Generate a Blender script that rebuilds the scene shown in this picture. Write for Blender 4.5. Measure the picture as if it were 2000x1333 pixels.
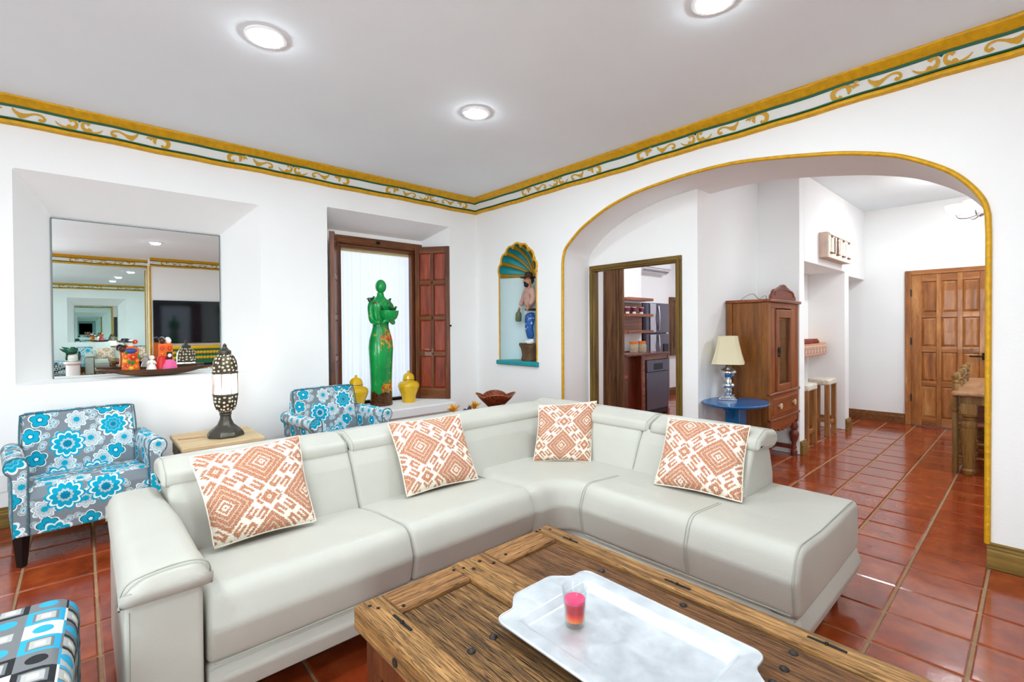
import bpy, bmesh, math, random
from mathutils import Vector, Matrix
from mathutils.geometry import tessellate_polygon
R = math.radians
random.seed(7)
S = bpy.context.scene
COL = S.collection
for o in list(bpy.data.objects):
    bpy.data.objects.remove(o)

# ------------------------------------------------------------------ camera
CAM_H = 1.25
F_PX, PITCH, ROLL, CY, YAW = 929.3, R(0.51), R(-0.45), 649.1, R(47.84)
def _cam():
    d = Vector((math.cos(YAW), math.sin(YAW), 0)); r = Vector((math.sin(YAW), -math.cos(YAW), 0)); u = Vector((0, 0, 1))
    d2 = d * math.cos(PITCH) - u * math.sin(PITCH); u2 = u * math.cos(PITCH) + d * math.sin(PITCH)
    r3 = r * math.cos(ROLL) + u2 * math.sin(ROLL); u3 = u2 * math.cos(ROLL) - r * math.sin(ROLL)
    c = bpy.data.cameras.new('camera'); o = bpy.data.objects.new('camera', c); COL.objects.link(o)
    m = Matrix((r3, u3, -d2)).transposed().to_4x4(); m.translation = (0, 0, CAM_H)
    o.matrix_world = m
    c.sensor_fit = 'HORIZONTAL'; c.sensor_width = 36; c.lens = 36 * F_PX / 2000
    c.shift_y = (CY - 666.5) / 2000; c.clip_start = 0.02; c.clip_end = 100
    S.camera = o
_cam()

# ------------------------------------------------------------------ world, exposure, lights
S.view_settings.view_transform = 'Standard'
S.view_settings.look = 'None'
S.view_settings.exposure = 1.06
S.view_settings.gamma = 1
S.view_settings.use_curve_mapping = False
S.cycles.use_denoising = True
S.cycles.max_bounces = 9
S.cycles.diffuse_bounces = 6
S.cycles.glossy_bounces = 8
S.cycles.transmission_bounces = 8
S.cycles.sample_clamp_indirect = 8
W = bpy.data.worlds.new('sky'); S.world = W; W.use_nodes = True
W.node_tree.nodes['Background'].inputs[0].default_value = (0.80, 0.90, 1.0, 1)
W.node_tree.nodes['Background'].inputs[1].default_value = 0.35

WA, WB, ZC, CB = 4.433, 3.455, 2.745, 2.578      # back wall y, arch wall x, ceiling, crown bottom
XL, YF = -2.6, -3.15                             # left wall, front wall (behind the camera)
XA2 = 4.09                                       # far face of the arch wall
XFAR = 7.68                                      # far wall of the dining room
YP, YS = 1.92, 1.54                              # pier wall, wall with the bar recess
YD = -2.6                                        # dining room end wall

def area(name, loc, size, power, color=(1, 1, 1), rot=(0, 0, 0), shape='DISK', sy=None, spread=180):
    l = bpy.data.lights.new(name, 'AREA'); l.shape = shape; l.size = size
    if sy: l.size_y = sy
    l.energy = power; l.color = color; l.spread = R(spread)
    o = bpy.data.objects.new(name, l); o.location = loc; o.rotation_euler = rot; COL.objects.link(o)
    return o
DOWNLIGHTS = [(0.716, 2.644), (2.047, 2.613), (2.167, 0.996), (0.78, 1.2), (0.95, -0.45), (-0.7, 2.65), (-0.75, 0.95), (-0.9, -0.6), (-1.0, -2.0)]  # the last one is added to brighten the television wall
LCOL = (0.83, 0.94, 1.0); DOWN_A = 3.0
for i, (x, y) in enumerate(DOWNLIGHTS):
    area('downlight_panel', (x, y, ZC - 0.034), 0.12, DOWN_A, LCOL)
WIN_LIGHT = area('window_daylight', (2.37, 5.15, 1.45), 1.2, 3.3, (0.94, 0.93, 1.0), (R(-90), 0, 0), 'RECTANGLE', 1.9)
area('front_fill_light', (-1.65, YF - 0.16, 1.25), 1.3, 88, (0.86, 0.95, 1.0), (R(90), 0, 0), 'RECTANGLE', 2.0)  # fill light added outside the unseen front window
area('left_fill_light', (XL - 0.16, 1.2, 1.35), 1.3, 38, (0.86, 0.95, 1.0), (R(90), 0, R(-90)), 'RECTANGLE', 1.8)  # fill light added outside the unseen left window
DINING = [(5.1, -0.2), (6.8, -1.3), (6.5, 0.55), (5.0, -1.7)]  # ceiling lamps added to brighten the dining room
for x, y in DINING:
    area('dining_fill_light', (x, y, ZC - 0.034), 0.12, 5, LCOL)
KITCHEN = [(5.2, 3.1), (7.4, 3.0)]  # unseen ceiling lamps added to light the kitchen
for x, y in KITCHEN:
    area('kitchen_fill_light', (x, y, ZC - 0.034), 0.12, 9, (0.95, 0.93, 1.0))

# ------------------------------------------------------------------ material helpers
def srgb(r, g, b):
    f = lambda c: (c / 255 / 12.92) if c / 255 <= 0.04045 else ((c / 255 + 0.055) / 1.055) ** 2.4
    return (f(r), f(g), f(b), 1)
class NT:
    def __init__(s, name):
        s.m = bpy.data.materials.new(name); s.m.use_nodes = True; s.t = s.m.node_tree; s.n = s.t.nodes; s.b = s.n['Principled BSDF']
        s.out = s.n['Material Output']
    def node(s, ty, **kw):
        x = s.n.new(ty)
        for k, v in kw.items(): setattr(x, k, v)
        return x
    def put(s, sock, v):
        if hasattr(v, 'is_output'): s.t.links.new(v, sock)
        elif v is not None: sock.default_value = v
    def math(s, op, a, b=None, c=None):
        x = s.node('ShaderNodeMath', operation=op)
        s.put(x.inputs[0], a)
        if b is not None: s.put(x.inputs[1], b)
        if c is not None: s.put(x.inputs[2], c)
        return x.outputs[0]
    def mix(s, f, a, b, mode='MIX'):
        x = s.node('ShaderNodeMix', data_type='RGBA', blend_type=mode)
        s.put(x.inputs[0], f); s.put(x.inputs[6], a); s.put(x.inputs[7], b)
        return x.outputs[2]
    def coord(s, kind='Object'):
        return s.node('ShaderNodeTexCoord').outputs[kind]
    def uv(s): return s.node('ShaderNodeUVMap').outputs[0]
    def mapping(s, v, scale=(1, 1, 1), loc=(0, 0, 0), rot=(0, 0, 0)):
        x = s.node('ShaderNodeMapping'); s.put(x.inputs[0], v)
        s.put(x.inputs[1], loc); x.inputs[2].default_value = rot; x.inputs[3].default_value = scale
        return x.outputs[0]
    def noise(s, v, scale=5, detail=3, rough=0.5, dim='3D', dist=0):
        x = s.node('ShaderNodeTexNoise', noise_dimensions=dim); s.put(x.inputs['Vector'], v)
        x.inputs['Scale'].default_value = scale; x.inputs['Detail'].default_value = detail; x.inputs['Roughness'].default_value = rough
        x.inputs['Distortion'].default_value = dist
        return x.outputs['Fac']
    def ramp(s, f, stops, interp='LINEAR'):
        x = s.node('ShaderNodeValToRGB'); s.put(x.inputs[0], f); e = x.color_ramp.elements; x.color_ramp.interpolation = interp
        while len(e) < len(stops): e.new(0.5)
        for k, (p, c) in enumerate(stops): e[k].position = p; e[k].color = c
        return x.outputs[0]
    def sep(s, v):
        x = s.node('ShaderNodeSeparateXYZ'); s.put(x.inputs[0], v); return x.outputs
    def comb(s, a, b, c=0.0):
        x = s.node('ShaderNodeCombineXYZ'); s.put(x.inputs[0], a); s.put(x.inputs[1], b); s.put(x.inputs[2], c); return x.outputs[0]
    def vmath(s, op, a, b=None):
        x = s.node('ShaderNodeVectorMath', operation=op); s.put(x.inputs[0], a)
        if b is not None: s.put(x.inputs[1], b)
        return x
    def bump(s, h, strength=0.3, dist=0.01):
        x = s.node('ShaderNodeBump'); s.put(x.inputs['Height'], h); x.inputs['Strength'].default_value = strength; x.inputs['Distance'].default_value = dist
        s.t.links.new(x.outputs[0], s.b.inputs['Normal'])
    def col(s, c): s.put(s.b.inputs['Base Color'], c)
    def set(s, rough=0.5, metal=0.0, spec=0.5, coat=0, trans=0, ior=1.45, emit=None, estr=0, coat_rough=0.03):
        i = s.b.inputs
        s.put(i['Roughness'], rough); i['Metallic'].default_value = metal; i['Specular IOR Level'].default_value = spec
        i['Coat Weight'].default_value = coat; i['Coat Roughness'].default_value = coat_rough
        i['Transmission Weight'].default_value = trans; i['IOR'].default_value = ior
        if emit is not None: i['Emission Color'].default_value = emit; i['Emission Strength'].default_value = estr
        return s.m
def plain(name, c, rough=0.5, metal=0, bump=0, bscale=60, var=0.0, coat=0, spec=0.5, vscale=6):
    t = NT(name)
    if var:
        n = t.noise(t.coord(), vscale, 4)
        d = tuple(x * (1 - var) for x in c[:3]) + (1,)
        t.col(t.ramp(n, [(0.3, d), (0.7, c)]))
    else: t.col(c)
    if bump: t.bump(t.noise(t.coord(), bscale, 4), bump, 0.01)
    return t.set(rough, metal, spec, coat)
def wood(name, c0, c1, c2, axis=0, scale=9, stretch=14, rough=0.45, bump=0.25, coat=0, spec=0.4, crack=False, fine=1.0):
    t = NT(name)
    sc = [stretch] * 3; sc[axis] = 1.0
    rnd = t.node('ShaderNodeObjectInfo').outputs['Random']
    off = t.math('MULTIPLY', rnd, 37.0)
    v = t.mapping(t.coord(), tuple(sc), t.comb(off, off, off))
    n = t.noise(v, scale * 0.22, 5, 0.62, dist=0.3)
    g = t.noise(v, scale * 1.3 * fine, 3, 0.7)
    c = t.ramp(n, [(0.28, c0), (0.5, c1), (0.72, c2)])
    c = t.mix(t.ramp(g, [(0.45, (0, 0, 0, 1)), (0.75, (0.8, 0.8, 0.8, 1) if crack else (0.55, 0.55, 0.55, 1))]), c, c0)
    if crack:
        k = t.noise(t.mapping(t.coord(), tuple(x * 1.7 for x in sc), t.comb(off, off, off)), scale * 0.45, 2, 0.5, dist=0.1)
        line = t.math('ABSOLUTE', t.math('SUBTRACT', k, 0.5))
        msk = t.ramp(line, [(0.0, (1, 1, 1, 1)), (0.042, (0, 0, 0, 1))])
        c = t.mix(t.math('MULTIPLY', msk, 0.85), c, srgb(38, 24, 12))
        h = t.math('SUBTRACT', t.math('MULTIPLY', g, 0.4), msk)
        t.bump(h, bump * 1.6, 0.004)
    else:
        t.bump(g, bump, 0.003)
    # tint per piece
    c = t.mix(t.math('MULTIPLY', t.math('SUBTRACT', rnd, 0.2), 0.28), c, t.mix(0.5, c, c2))
    t.col(c)
    return t.set(rough, 0, spec, coat)

M = {}
def _plaster(name, c, b=0.22):
    t = NT(name)
    v = t.coord()
    n = t.noise(v, 1.3, 3)
    d = tuple(x * 0.97 for x in c[:3]) + (1,)
    t.col(t.ramp(n, [(0.35, d), (0.65, c)]))
    h = t.math('ADD', t.math('MULTIPLY', t.noise(v, 7, 3), 0.7), t.math('MULTIPLY', t.noise(v, 90, 3), 0.22))
    t.bump(h, b, 0.012)
    return t.set(0.85, 0, 0.2)
M['plaster'] = _plaster('white_plaster', srgb(245, 245, 244))
M['ceiling'] = _plaster('ceiling_plaster', srgb(240, 248, 252), 0.15)
M['plaster_blue'] = _plaster('niche_plaster', srgb(205, 226, 228))

def _tile():
    t = NT('glazed_clay_tile')
    rnd = t.node('ShaderNodeObjectInfo').outputs['Random']
    off = t.math('MULTIPLY', rnd, 50.0)
    v = t.mapping(t.coord(), (1, 1, 1), t.comb(off, off, 0))
    n = t.noise(v, 6, 4, 0.6)
    c = t.ramp(n, [(0.3, srgb(116, 46, 18)), (0.5, srgb(148, 62, 26)), (0.72, srgb(176, 84, 38))])
    c = t.mix(t.math('MULTIPLY', rnd, 0.45), c, srgb(130, 44, 24))
    t.col(c)
    h = t.math('ADD', t.noise(v, 9, 3), t.math('MULTIPLY', t.noise(v, 120, 2), 0.06))
    t.bump(h, 0.16, 0.01)
    return t.set(0.16, 0, 0.55, 0.25, coat_rough=0.06)
M['tile'] = _tile()
M['grout'] = plain('sandy_grout', srgb(168, 136, 100), 0.75, bump=0.3, var=0.25, vscale=30)

def _leather(name, c):
    t = NT(name)
    v = t.coord()
    vo = t.node('ShaderNodeTexVoronoi'); t.put(vo.inputs['Vector'], v); vo.inputs['Scale'].default_value = 260
    big = t.noise(v, 5, 3)
    h = t.math('ADD', t.math('MULTIPLY', vo.outputs['Distance'], 0.35), t.math('MULTIPLY', big, 1.6))
    t.bump(h, 0.14, 0.006)
    d = tuple(x * 0.95 for x in c[:3]) + (1,)
    t.col(t.ramp(big, [(0.3, d), (0.7, c)]))
    return t.set(0.42, 0, 0.4)
M['leather'] = _leather('sage_leather', srgb(186, 184, 174))
M['seam'] = plain('seam_thread', srgb(168, 169, 156), 0.7)
M['gold'] = plain('gold_paint', srgb(226, 170, 18), 0.42, 0.15, bump=0.5, bscale=40, var=0.25, vscale=25)
M['gold2'] = plain('dull_gold_paint', srgb(176, 132, 24), 0.45, 0.1, bump=0.4, bscale=60, var=0.2, vscale=30)
M['green_line'] = plain('green_paint', srgb(16, 92, 62), 0.5)
M['frieze'] = plain('frieze_paint', srgb(232, 232, 228), 0.7)
M['scroll'] = plain('ochre_scroll_paint', srgb(214, 164, 40), 0.55, var=0.15, vscale=60)
M['teal'] = plain('turquoise_paint', srgb(20, 150, 158), 0.4, bump=0.3, bscale=30, var=0.2)
M['base'] = wood('baseboard_wood', srgb(92, 68, 26), srgb(128, 100, 44), srgb(152, 122, 60), 0, 8, 12, 0.5)
M['base_y'] = wood('baseboard_wood_y', srgb(92, 68, 26), srgb(128, 100, 44), srgb(152, 122, 60), 1, 8, 12, 0.5)
M['base_dark'] = wood('dark_baseboard', srgb(84, 46, 22), srgb(120, 72, 36), srgb(140, 88, 46), 1, 8, 12, 0.45)
M['black_iron'] = plain('black_iron', srgb(26, 25, 24), 0.5, 0.6, bump=0.3)
M['old_iron'] = plain('old_iron', srgb(70, 64, 60), 0.5, 0.7, bump=0.6, bscale=120, var=0.3)
M['black_leg'] = plain('black_lacquer_leg', srgb(18, 15, 14), 0.4)

# ------------------------------------------------------------------ mesh helpers
class MB:
    def __init__(s): s.v = []; s.f = []; s.mi = []; s.uvs = None
    def add(s, vs, fs, mi=0):
        o = len(s.v); s.v += [tuple(map(float, v)) for v in vs]; s.f += [tuple(i + o for i in f) for f in fs]; s.mi += [mi] * len(fs)
        return s
    def box(s, x0, x1, y0, y1, z0, z1, mi=0):
        return s.add([(x0, y0, z0), (x1, y0, z0), (x1, y1, z0), (x0, y1, z0), (x0, y0, z1), (x1, y0, z1), (x1, y1, z1), (x0, y1, z1)],
                     [(0, 3, 2, 1), (4, 5, 6, 7), (0, 1, 5, 4), (1, 2, 6, 5), (2, 3, 7, 6), (3, 0, 4, 7)], mi)
    def quad(s, *p, mi=0): return s.add(p, [tuple(range(len(p)))], mi)
    def prism(s, poly, a, b, axis='z', mi=0, caps=True):
        n = len(poly)
        mp = {'z': lambda p, c: (p[0], p[1], c), 'y': lambda p, c: (p[0], c, p[1]), 'x': lambda p, c: (c, p[0], p[1])}[axis]
        vs = [mp(p, a) for p in poly] + [mp(p, b) for p in poly]
        fs = [(i, (i + 1) % n, n + (i + 1) % n, n + i) for i in range(n)]
        if caps: fs += [tuple(range(n - 1, -1, -1)), tuple(range(n, 2 * n))]
        return s.add(vs, fs, mi)
    def lathe(s, prof, c=(0, 0, 0), seg=24, mi=0, a0=0, a1=2 * math.pi, sx=1, sy=1):
        full = abs(a1 - a0 - 2 * math.pi) < 1e-6
        m = seg if full else seg + 1
        vs = []
        for r, z in prof:
            for k in range(m):
                a = a0 + (a1 - a0) * k / seg
                vs.append((c[0] + r * math.cos(a) * sx, c[1] + r * math.sin(a) * sy, c[2] + z))
        fs = []
        for i in range(len(prof) - 1):
            for k in range(seg):
                k2 = (k + 1) % m
                fs.append((i * m + k, i * m + k2, (i + 1) * m + k2, (i + 1) * m + k))
        if full:
            if prof[0][0] > 1e-5: fs.append(tuple(range(m - 1, -1, -1)))
            if prof[-1][0] > 1e-5: fs.append(tuple((len(prof) - 1) * m + k for k in range(m)))
        return s.add(vs, fs, mi)
    def tube(s, pts, r, seg=8, mi=0, closed=False, flat=None):
        pts = [Vector(p) for p in pts]; n = len(pts)
        rs = r if isinstance(r, (list, tuple)) else [r] * n
        vs = []; up = None
        for i, p in enumerate(pts):
            if closed: d = pts[(i + 1) % n] - pts[i - 1]
            else: d = pts[min(i + 1, n - 1)] - pts[max(i - 1, 0)]
            d.normalize()
            if up is None:
                up = Vector((0, 0, 1)) if abs(d.z) < 0.9 else Vector((1, 0, 0))
            a = d.cross(up); a.normalize(); b = a.cross(d); b.normalize(); up = b
            for k in range(seg):
                t = 2 * math.pi * k / seg
                vs.append(p + a * (rs[i] * math.cos(t)) + b * (rs[i] * math.sin(t)))
        fs = []
        for i in range(n if closed else n - 1):
            j = (i + 1) % n
            for k in range(seg):
                k2 = (k + 1) % seg
                fs.append((i * seg + k, i * seg + k2, j * seg + k2, j * seg + k))
        if not closed:
            fs += [tuple(range(seg - 1, -1, -1)), tuple((n - 1) * seg + k for k in range(seg))]
        return s.add(vs, fs, mi)
    def ball(s, c, r, seg=16, rings=10, sc=(1, 1, 1), mi=0):
        rot = sc[3] if len(sc) > 3 else None
        prof = [(math.sin(math.pi * i / rings), -math.cos(math.pi * i / rings)) for i in range(rings + 1)]
        o = len(s.v)
        s.lathe([(max(a, 1e-4), z) for a, z in prof], (0, 0, 0), seg, mi)
        for i in range(o, len(s.v)):
            v = Vector((s.v[i][0] * r * sc[0], s.v[i][1] * r * sc[1], s.v[i][2] * r * sc[2]))
            if rot: v = rot @ v
            s.v[i] = (v.x + c[0], v.y + c[1], v.z + c[2])
        return s
    def cushion(s, prof, s0, s1, r, mapf, steps=6, mid=6, crown=0.0, r2=None, mi=0):
        """closed profile [(u,z)] swept from s0 to s1 with rounded, inset ends."""
        n = len(prof)
        nor = []
        for i in range(n):
            a = Vector(prof[i - 1]); b = Vector(prof[(i + 1) % n]); d = (b - a)
            if d.length < 1e-9: d = Vector((1, 0))
            d.normalize(); nor.append(Vector((-d.y, d.x)))
        ar = sum(prof[i][0] * prof[(i + 1) % n][1] - prof[(i + 1) % n][0] * prof[i][1] for i in range(n))
        if ar < 0: nor = [-x for x in nor]
        r2 = r if r2 is None else r2
        st = []
        for i in range(steps + 1):
            a = (math.pi / 2) * i / steps
            st.append((s0 + r * (1 - math.sin(a)) if False else s0 + r - r * math.cos(a), r * (1 - math.sin(a))))
        for i in range(1, mid): st.append((s0 + r + (s1 - r2 - s0 - r) * i / mid, 0))
        for i in range(steps, -1, -1):
            a = (math.pi / 2) * i / steps
            st.append((s1 - r2 + r2 * math.cos(a), r2 * (1 - math.sin(a))))
        vs = []
        for (t, ins) in st:
            q = (t - s0) / (s1 - s0); cr = crown * (4 * q * (1 - q)) ** 0.6 if 0 < q < 1 else 0
            for i in range(n):
                p = Vector(prof[i]) + nor[i] * (ins - cr)
                vs.append(mapf(t, p.x, p.y))
        fs = []
        for k in range(len(st) - 1):
            for i in range(n):
                j = (i + 1) % n
                fs.append((k * n + i, k * n + j, (k + 1) * n + j, (k + 1) * n + i))
        fs += [tuple(range(n - 1, -1, -1)), tuple((len(st) - 1) * n + i for i in range(n))]
        return s.add(vs, fs, mi)
    def xf(s, m, start=0):
        for i in range(start, len(s.v)):
            s.v[i] = tuple(m @ Vector(s.v[i]))
        return s
    def build(s, name, mat, parent=None, loc=None, smooth=None, bevel=0, bseg=2, uv=None, label=None, cat=None, group=None, kind=None, fix=True, rotz=0, subd=0):
        me = bpy.data.meshes.new(name); me.from_pydata(s.v, [], s.f)
        mats = mat if isinstance(mat, (list, tuple)) else [mat]
        for m in mats: me.materials.append(m)
        if len(mats) > 1:
            for p, k in zip(me.polygons, s.mi): p.material_index = k
        if fix:
            bm = bmesh.new(); bm.from_mesh(me); bmesh.ops.recalc_face_normals(bm, faces=bm.faces); bm.to_mesh(me); bm.free()
        if uv == 'box':
            l = me.uv_layers.new(name='UVMap')
            for p in me.polygons:
                nx, ny, nz = map(abs, p.normal)
                for li in p.loop_indices:
                    c = me.vertices[me.loops[li].vertex_index].co
                    l.data[li].uv = (c.x, c.y) if nz >= nx and nz >= ny else ((c.y, c.z) if nx >= ny else (c.x, c.z))
        elif uv:
            l = me.uv_layers.new(name='UVMap')
            for p in me.polygons:
                for li in p.loop_indices: l.data[li].uv = uv[me.loops[li].vertex_index]
        if smooth is not None:
            me.polygons.foreach_set('use_smooth', [True] * len(me.polygons))
            me.set_sharp_from_angle(angle=R(smooth))
        me.update()
        o = bpy.data.objects.new(name, me); COL.objects.link(o)
        if loc: o.location = loc
        if rotz: o.rotation_euler.z = rotz
        if parent: o.parent = parent
        if bevel:
            b = o.modifiers.new('bevel', 'BEVEL'); b.width = bevel; b.segments = bseg; b.limit_method = 'ANGLE'; b.angle_limit = R(35); b.harden_normals = False
            if smooth is None:
                me.polygons.foreach_set('use_smooth', [True] * len(me.polygons)); me.set_sharp_from_angle(angle=R(40))
        if subd:
            b = o.modifiers.new('subsurf', 'SUBSURF'); b.levels = subd; b.render_levels = subd
        return tag(o, label, cat, group, kind)
def tag(o, label=None, cat=None, group=None, kind=None):
    if label: o['label'] = label
    if cat: o['category'] = cat
    if group: o['group'] = group
    if kind: o['kind'] = kind
    return o
def thing(name, label, cat, loc=(0, 0, 0), rotz=0, group=None, kind=None):
    o = bpy.data.objects.new(name, None); COL.objects.link(o); o.location = loc; o.rotation_euler.z = rotz
    o.empty_display_size = 0.05
    return tag(o, label, cat, group, kind)
def copy_tree(root, loc, rotz=None, label=None):
    r = root.copy(); COL.objects.link(r); r.location = loc
    if rotz is not None: r.rotation_euler.z = rotz
    if label: r['label'] = label
    for ch in list(root.children):
        c = ch.copy(); COL.objects.link(c); c.parent = r
        for g in list(ch.children):
            d = g.copy(); COL.objects.link(d); d.parent = c
    return r
def spline(pts, n=6, closed=False):
    P = [Vector(p) for p in pts]; out = []; N = len(P)
    for i in range(N if closed else N - 1):
        g = lambda k: P[k % N] if closed else P[max(0, min(N - 1, k))]
        p0, p1, p2, p3 = g(i - 1), g(i), g(i + 1), g(i + 2)
        for k in range(n):
            t = k / n
            out.append(0.5 * ((2 * p1) + (p2 - p0) * t + (2 * p0 - 5 * p1 + 4 * p2 - p3) * t * t + (3 * p1 - p0 - 3 * p2 + p3) * t ** 3))
    if not closed: out.append(P[-1])
    return out
def roundpoly(pts, n=5):
    """[(x,y,r)] closed polygon -> rounded outline"""
    out = []; N = len(pts)
    for i in range(N):
        p = Vector(pts[i][:2]); r = pts[i][2]
        a = Vector(pts[i - 1][:2]) - p; b = Vector(pts[(i + 1) % N][:2]) - p
        if r <= 0: out.append(tuple(p)); continue
        la, lb = a.length, b.length; a.normalize(); b.normalize()
        ang = a.angle(b); d = min(r / math.tan(ang / 2), la * 0.49, lb * 0.49)
        q0 = p + a * d; q1 = p + b * d
        for k in range(n + 1):
            t = k / n; out.append(tuple((1 - t) ** 2 * q0 + 2 * t * (1 - t) * p + t * t * q1))
    return out
def tess(outer, holes, mapf, flip=False):
    loops = [[Vector((a, b, 0)) for a, b in outer]] + [[Vector((a, b, 0)) for a, b in h] for h in holes]
    tri = tessellate_polygon(loops)
    vs = [mapf(v.x, v.y) for l in loops for v in l]
    return vs, [tuple(t) for t in tri]

# ================================================================== STRUCTURE
# ---- floor: grout bed with clay tiles laid on it
TP = 0.283
TX0, TY0 = 0.04, 0.165
floor = MB().box(XL - 0.1, 9.2, YF - 0.1, 4.75, -0.12, -0.006).build('floor', M['grout'], kind='structure', label='red clay tile floor with sandy grout joints')
def _tilemesh():
    h = TP / 2 - 0.0055; c = 0.006; b = MB()
    b.add([(-h, -h, -0.03), (h, -h, -0.03), (h, h, -0.03), (-h, h, -0.03), (-h, -h, -0.005), (h, -h, -0.005), (h, h, -0.005), (-h, h, -0.005),
           (-h + c, -h + c, 0), (h - c, -h + c, 0), (h - c, h - c, 0), (-h + c, h - c, 0)],
          [(4, 5, 9, 8), (5, 6, 10, 9), (6, 7, 11, 10), (7, 4, 8, 11), (8, 9, 10, 11), (0, 1, 5, 4), (1, 2, 6, 5), (2, 3, 7, 6), (3, 0, 4, 7)])
    me = bpy.data.meshes.new('tile'); me.from_pydata(b.v, [], b.f); me.materials.append(M['tile']); me.update()
    return me
TILE = _tilemesh()
cells = []
for i in range(-10, 33):
    for j in range(-12, 17):
        x = TX0 + (i + 0.5) * TP; y = TY0 + (j + 0.5) * TP
        if x > 9.1 or y > 4.62 or y < YF or x < XL: continue
        if x > XFAR + 0.1 and y < 2.0: continue
        dx = x * math.cos(YAW) + y * math.sin(YAW); rx = x * math.sin(YAW) - y * math.cos(YAW)
        px = 1000 + F_PX * rx / dx if dx > 0.3 else -9999
        py = CY + F_PX * CAM_H / dx if dx > 0.3 else 9999
        vis = -60 < px < 2060 and py < 1400
        # places the sofa, the table or the walls hide
        if 0.3 < x < 2.55 and 1.9 < y < 3.4: vis = False
        if 1.95 < x < 2.6 and 0.6 < y < 2.6: vis = False
        if 0.75 < x < 1.9 and 0.2 < y < 1.6: vis = False
        if x > 2.6 and y > 1.75: vis = vis and (x > 7.2 and y > 3.6)
        if 0.2 < x < 3.4 and y > 2.4: vis = False
        cells.append((0 if vis else 1, dx, x, y))
cells.sort()
rest = MB(); nt = 0
for k, dx, x, y in cells:
    if k == 0 and nt < 296:
        o = bpy.data.objects.new('tile', TILE); COL.objects.link(o); o.location = (x, y, random.uniform(-0.0015, 0.0008)); o.parent = floor
        o.rotation_euler = (random.uniform(-0.004, 0.004), random.uniform(-0.004, 0.004), random.choice((0, 1, 2, 3)) * math.pi / 2)
        nt += 1
    else:
        h = TP / 2 - 0.0055
        rest.box(x - h, x + h, y - h, y + h, -0.03, 0)
rest.build('tile_field', M['tile'], floor, kind='stuff', label='remaining clay tiles of the floor')

# ---- ceiling
MB().box(XL - 0.1, 9.2, YF - 0.1, 4.9, ZC, ZC + 0.15).build('ceiling', M['ceiling'], kind='structure', label='pale grey plaster ceiling with round downlights')

# ---- back wall with the mirror niche and the window recess
NX0, NX1, NZ0, NZ1 = -0.318, 1.137, 0.897, 2.31      # niche mouth
MX0, MX1, MZ0, MZ1, MY = -0.155, 0.905, 0.903, 2.075, 4.79  # niche back
WX0, WX1, WZ0, WZ1 = 1.706, 3.08, 0.455, 2.39        # window recess mouth
VX0, VX1, VZ1, VY = 1.80, 2.94, 2.262, 4.80          # window recess back
def wall_back():
    b = MB(); Y = WA
    rr = lambda x0, x1, z0, z1, r: roundpoly([(x0, z0, r), (x1, z0, r), (x1, z1, r), (x0, z1, r)], 3)
    n1 = rr(NX0, NX1, NZ0, NZ1, 0.018); n2 = rr(WX0, WX1, WZ0, WZ1, 0.012)
    vs, fs = tess([(XL - 0.1, -0.1), (WB + 0.3, -0.1), (WB + 0.3, ZC + 0.05), (XL - 0.1, ZC + 0.05)], [n1, n2], lambda a, c: (a, Y, c))
    b.add(vs, fs)
    def splay(n, f):
        N = len(n); vs = [(a, Y, c) for a, c in n] + [f(a, c) for a, c in n]
        b.add(vs, [(i, (i + 1) % N, N + (i + 1) % N, N + i) for i in range(N)])
        return vs[N:]
    lerp = lambda v, a0, a1, b0, b1: b0 + (v - a0) / (a1 - a0) * (b1 - b0)
    back = splay(n1, lambda a, c: (lerp(a, NX0, NX1, MX0, MX1), MY + 0.012, lerp(c, NZ0, NZ1, MZ0, MZ1)))
    b.quad(*back)
    splay(n2, lambda a, c: (lerp(a, WX0, WX1, VX0, VX1), VY, lerp(c, WZ0, WZ1, WZ0, VZ1)))
    # masonry around the window opening
    wx0, wx1, wz0, wz1 = 1.93, 2.88, WZ0, 2.20
    for q in [(VX0 - 0.1, wx0, WZ0 - 0.1, VZ1 + 0.1), (wx1, VX1 + 0.1, WZ0 - 0.1, VZ1 + 0.1), (wx0, wx1, wz1, VZ1 + 0.1)]:
        b.box(q[0], q[1], VY, VY + 0.12, q[2], q[3])
    return b.build('wall_back', M['plaster'], kind='structure', label='white plaster wall with a splayed mirror niche and window recess', smooth=50)
wall_back()
MB().box(1.62, 3.0, 4.225, WA + 0.01, 0.36, WZ0).build('trim_1', M['plaster'], kind='structure', bevel=0.012, label='white plaster window ledge under the shuttered window')
MB().box(1.65, 2.97, 4.25, WA + 0.01, 0.0, 0.36).build('trim_2', M['plaster'], kind='structure', label='white plaster plinth below the window ledge')

# ---- arch wall
ARCH = [(3.088, 0.0), (3.085, 0.545), (3.081, 1.25), (3.076, 1.86), (3.065, 1.935), (3.035, 2.008), (2.936, 2.097), (2.811, 2.184), (2.575, 2.292), (2.358, 2.354), (2.157, 2.387),
        (1.797, 2.414), (1.482, 2.412), (1.206, 2.378), (0.953, 2.332), (0.777, 2.293), (0.57, 2.226), (0.437, 2.156), (0.312, 2.065), (0.234, 1.972),
        (0.187, 1.885), (0.171, 1.81), (0.168, 1.70), (0.17, 0.9), (0.173, 0.0)]
arch_s = [(p.x, p.y) for p in spline([(a, c, 0) for a, c in ARCH[3:22]], 4)]
ARCHC = [ARCH[0], ARCH[2]] + arch_s + [ARCH[22], ARCH[23], ARCH[24]]
SHY, SHZ, SHR = 3.727, 1.83, 0.292                     # shell niche centre, spring, radius
NL = 7
def shell_R(th, amt=1.0):
    f = (th / math.pi) * NL
    return SHR * (1.0 + 0.075 * amt * (abs(math.sin(f * math.pi)) - 0.35))
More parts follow.
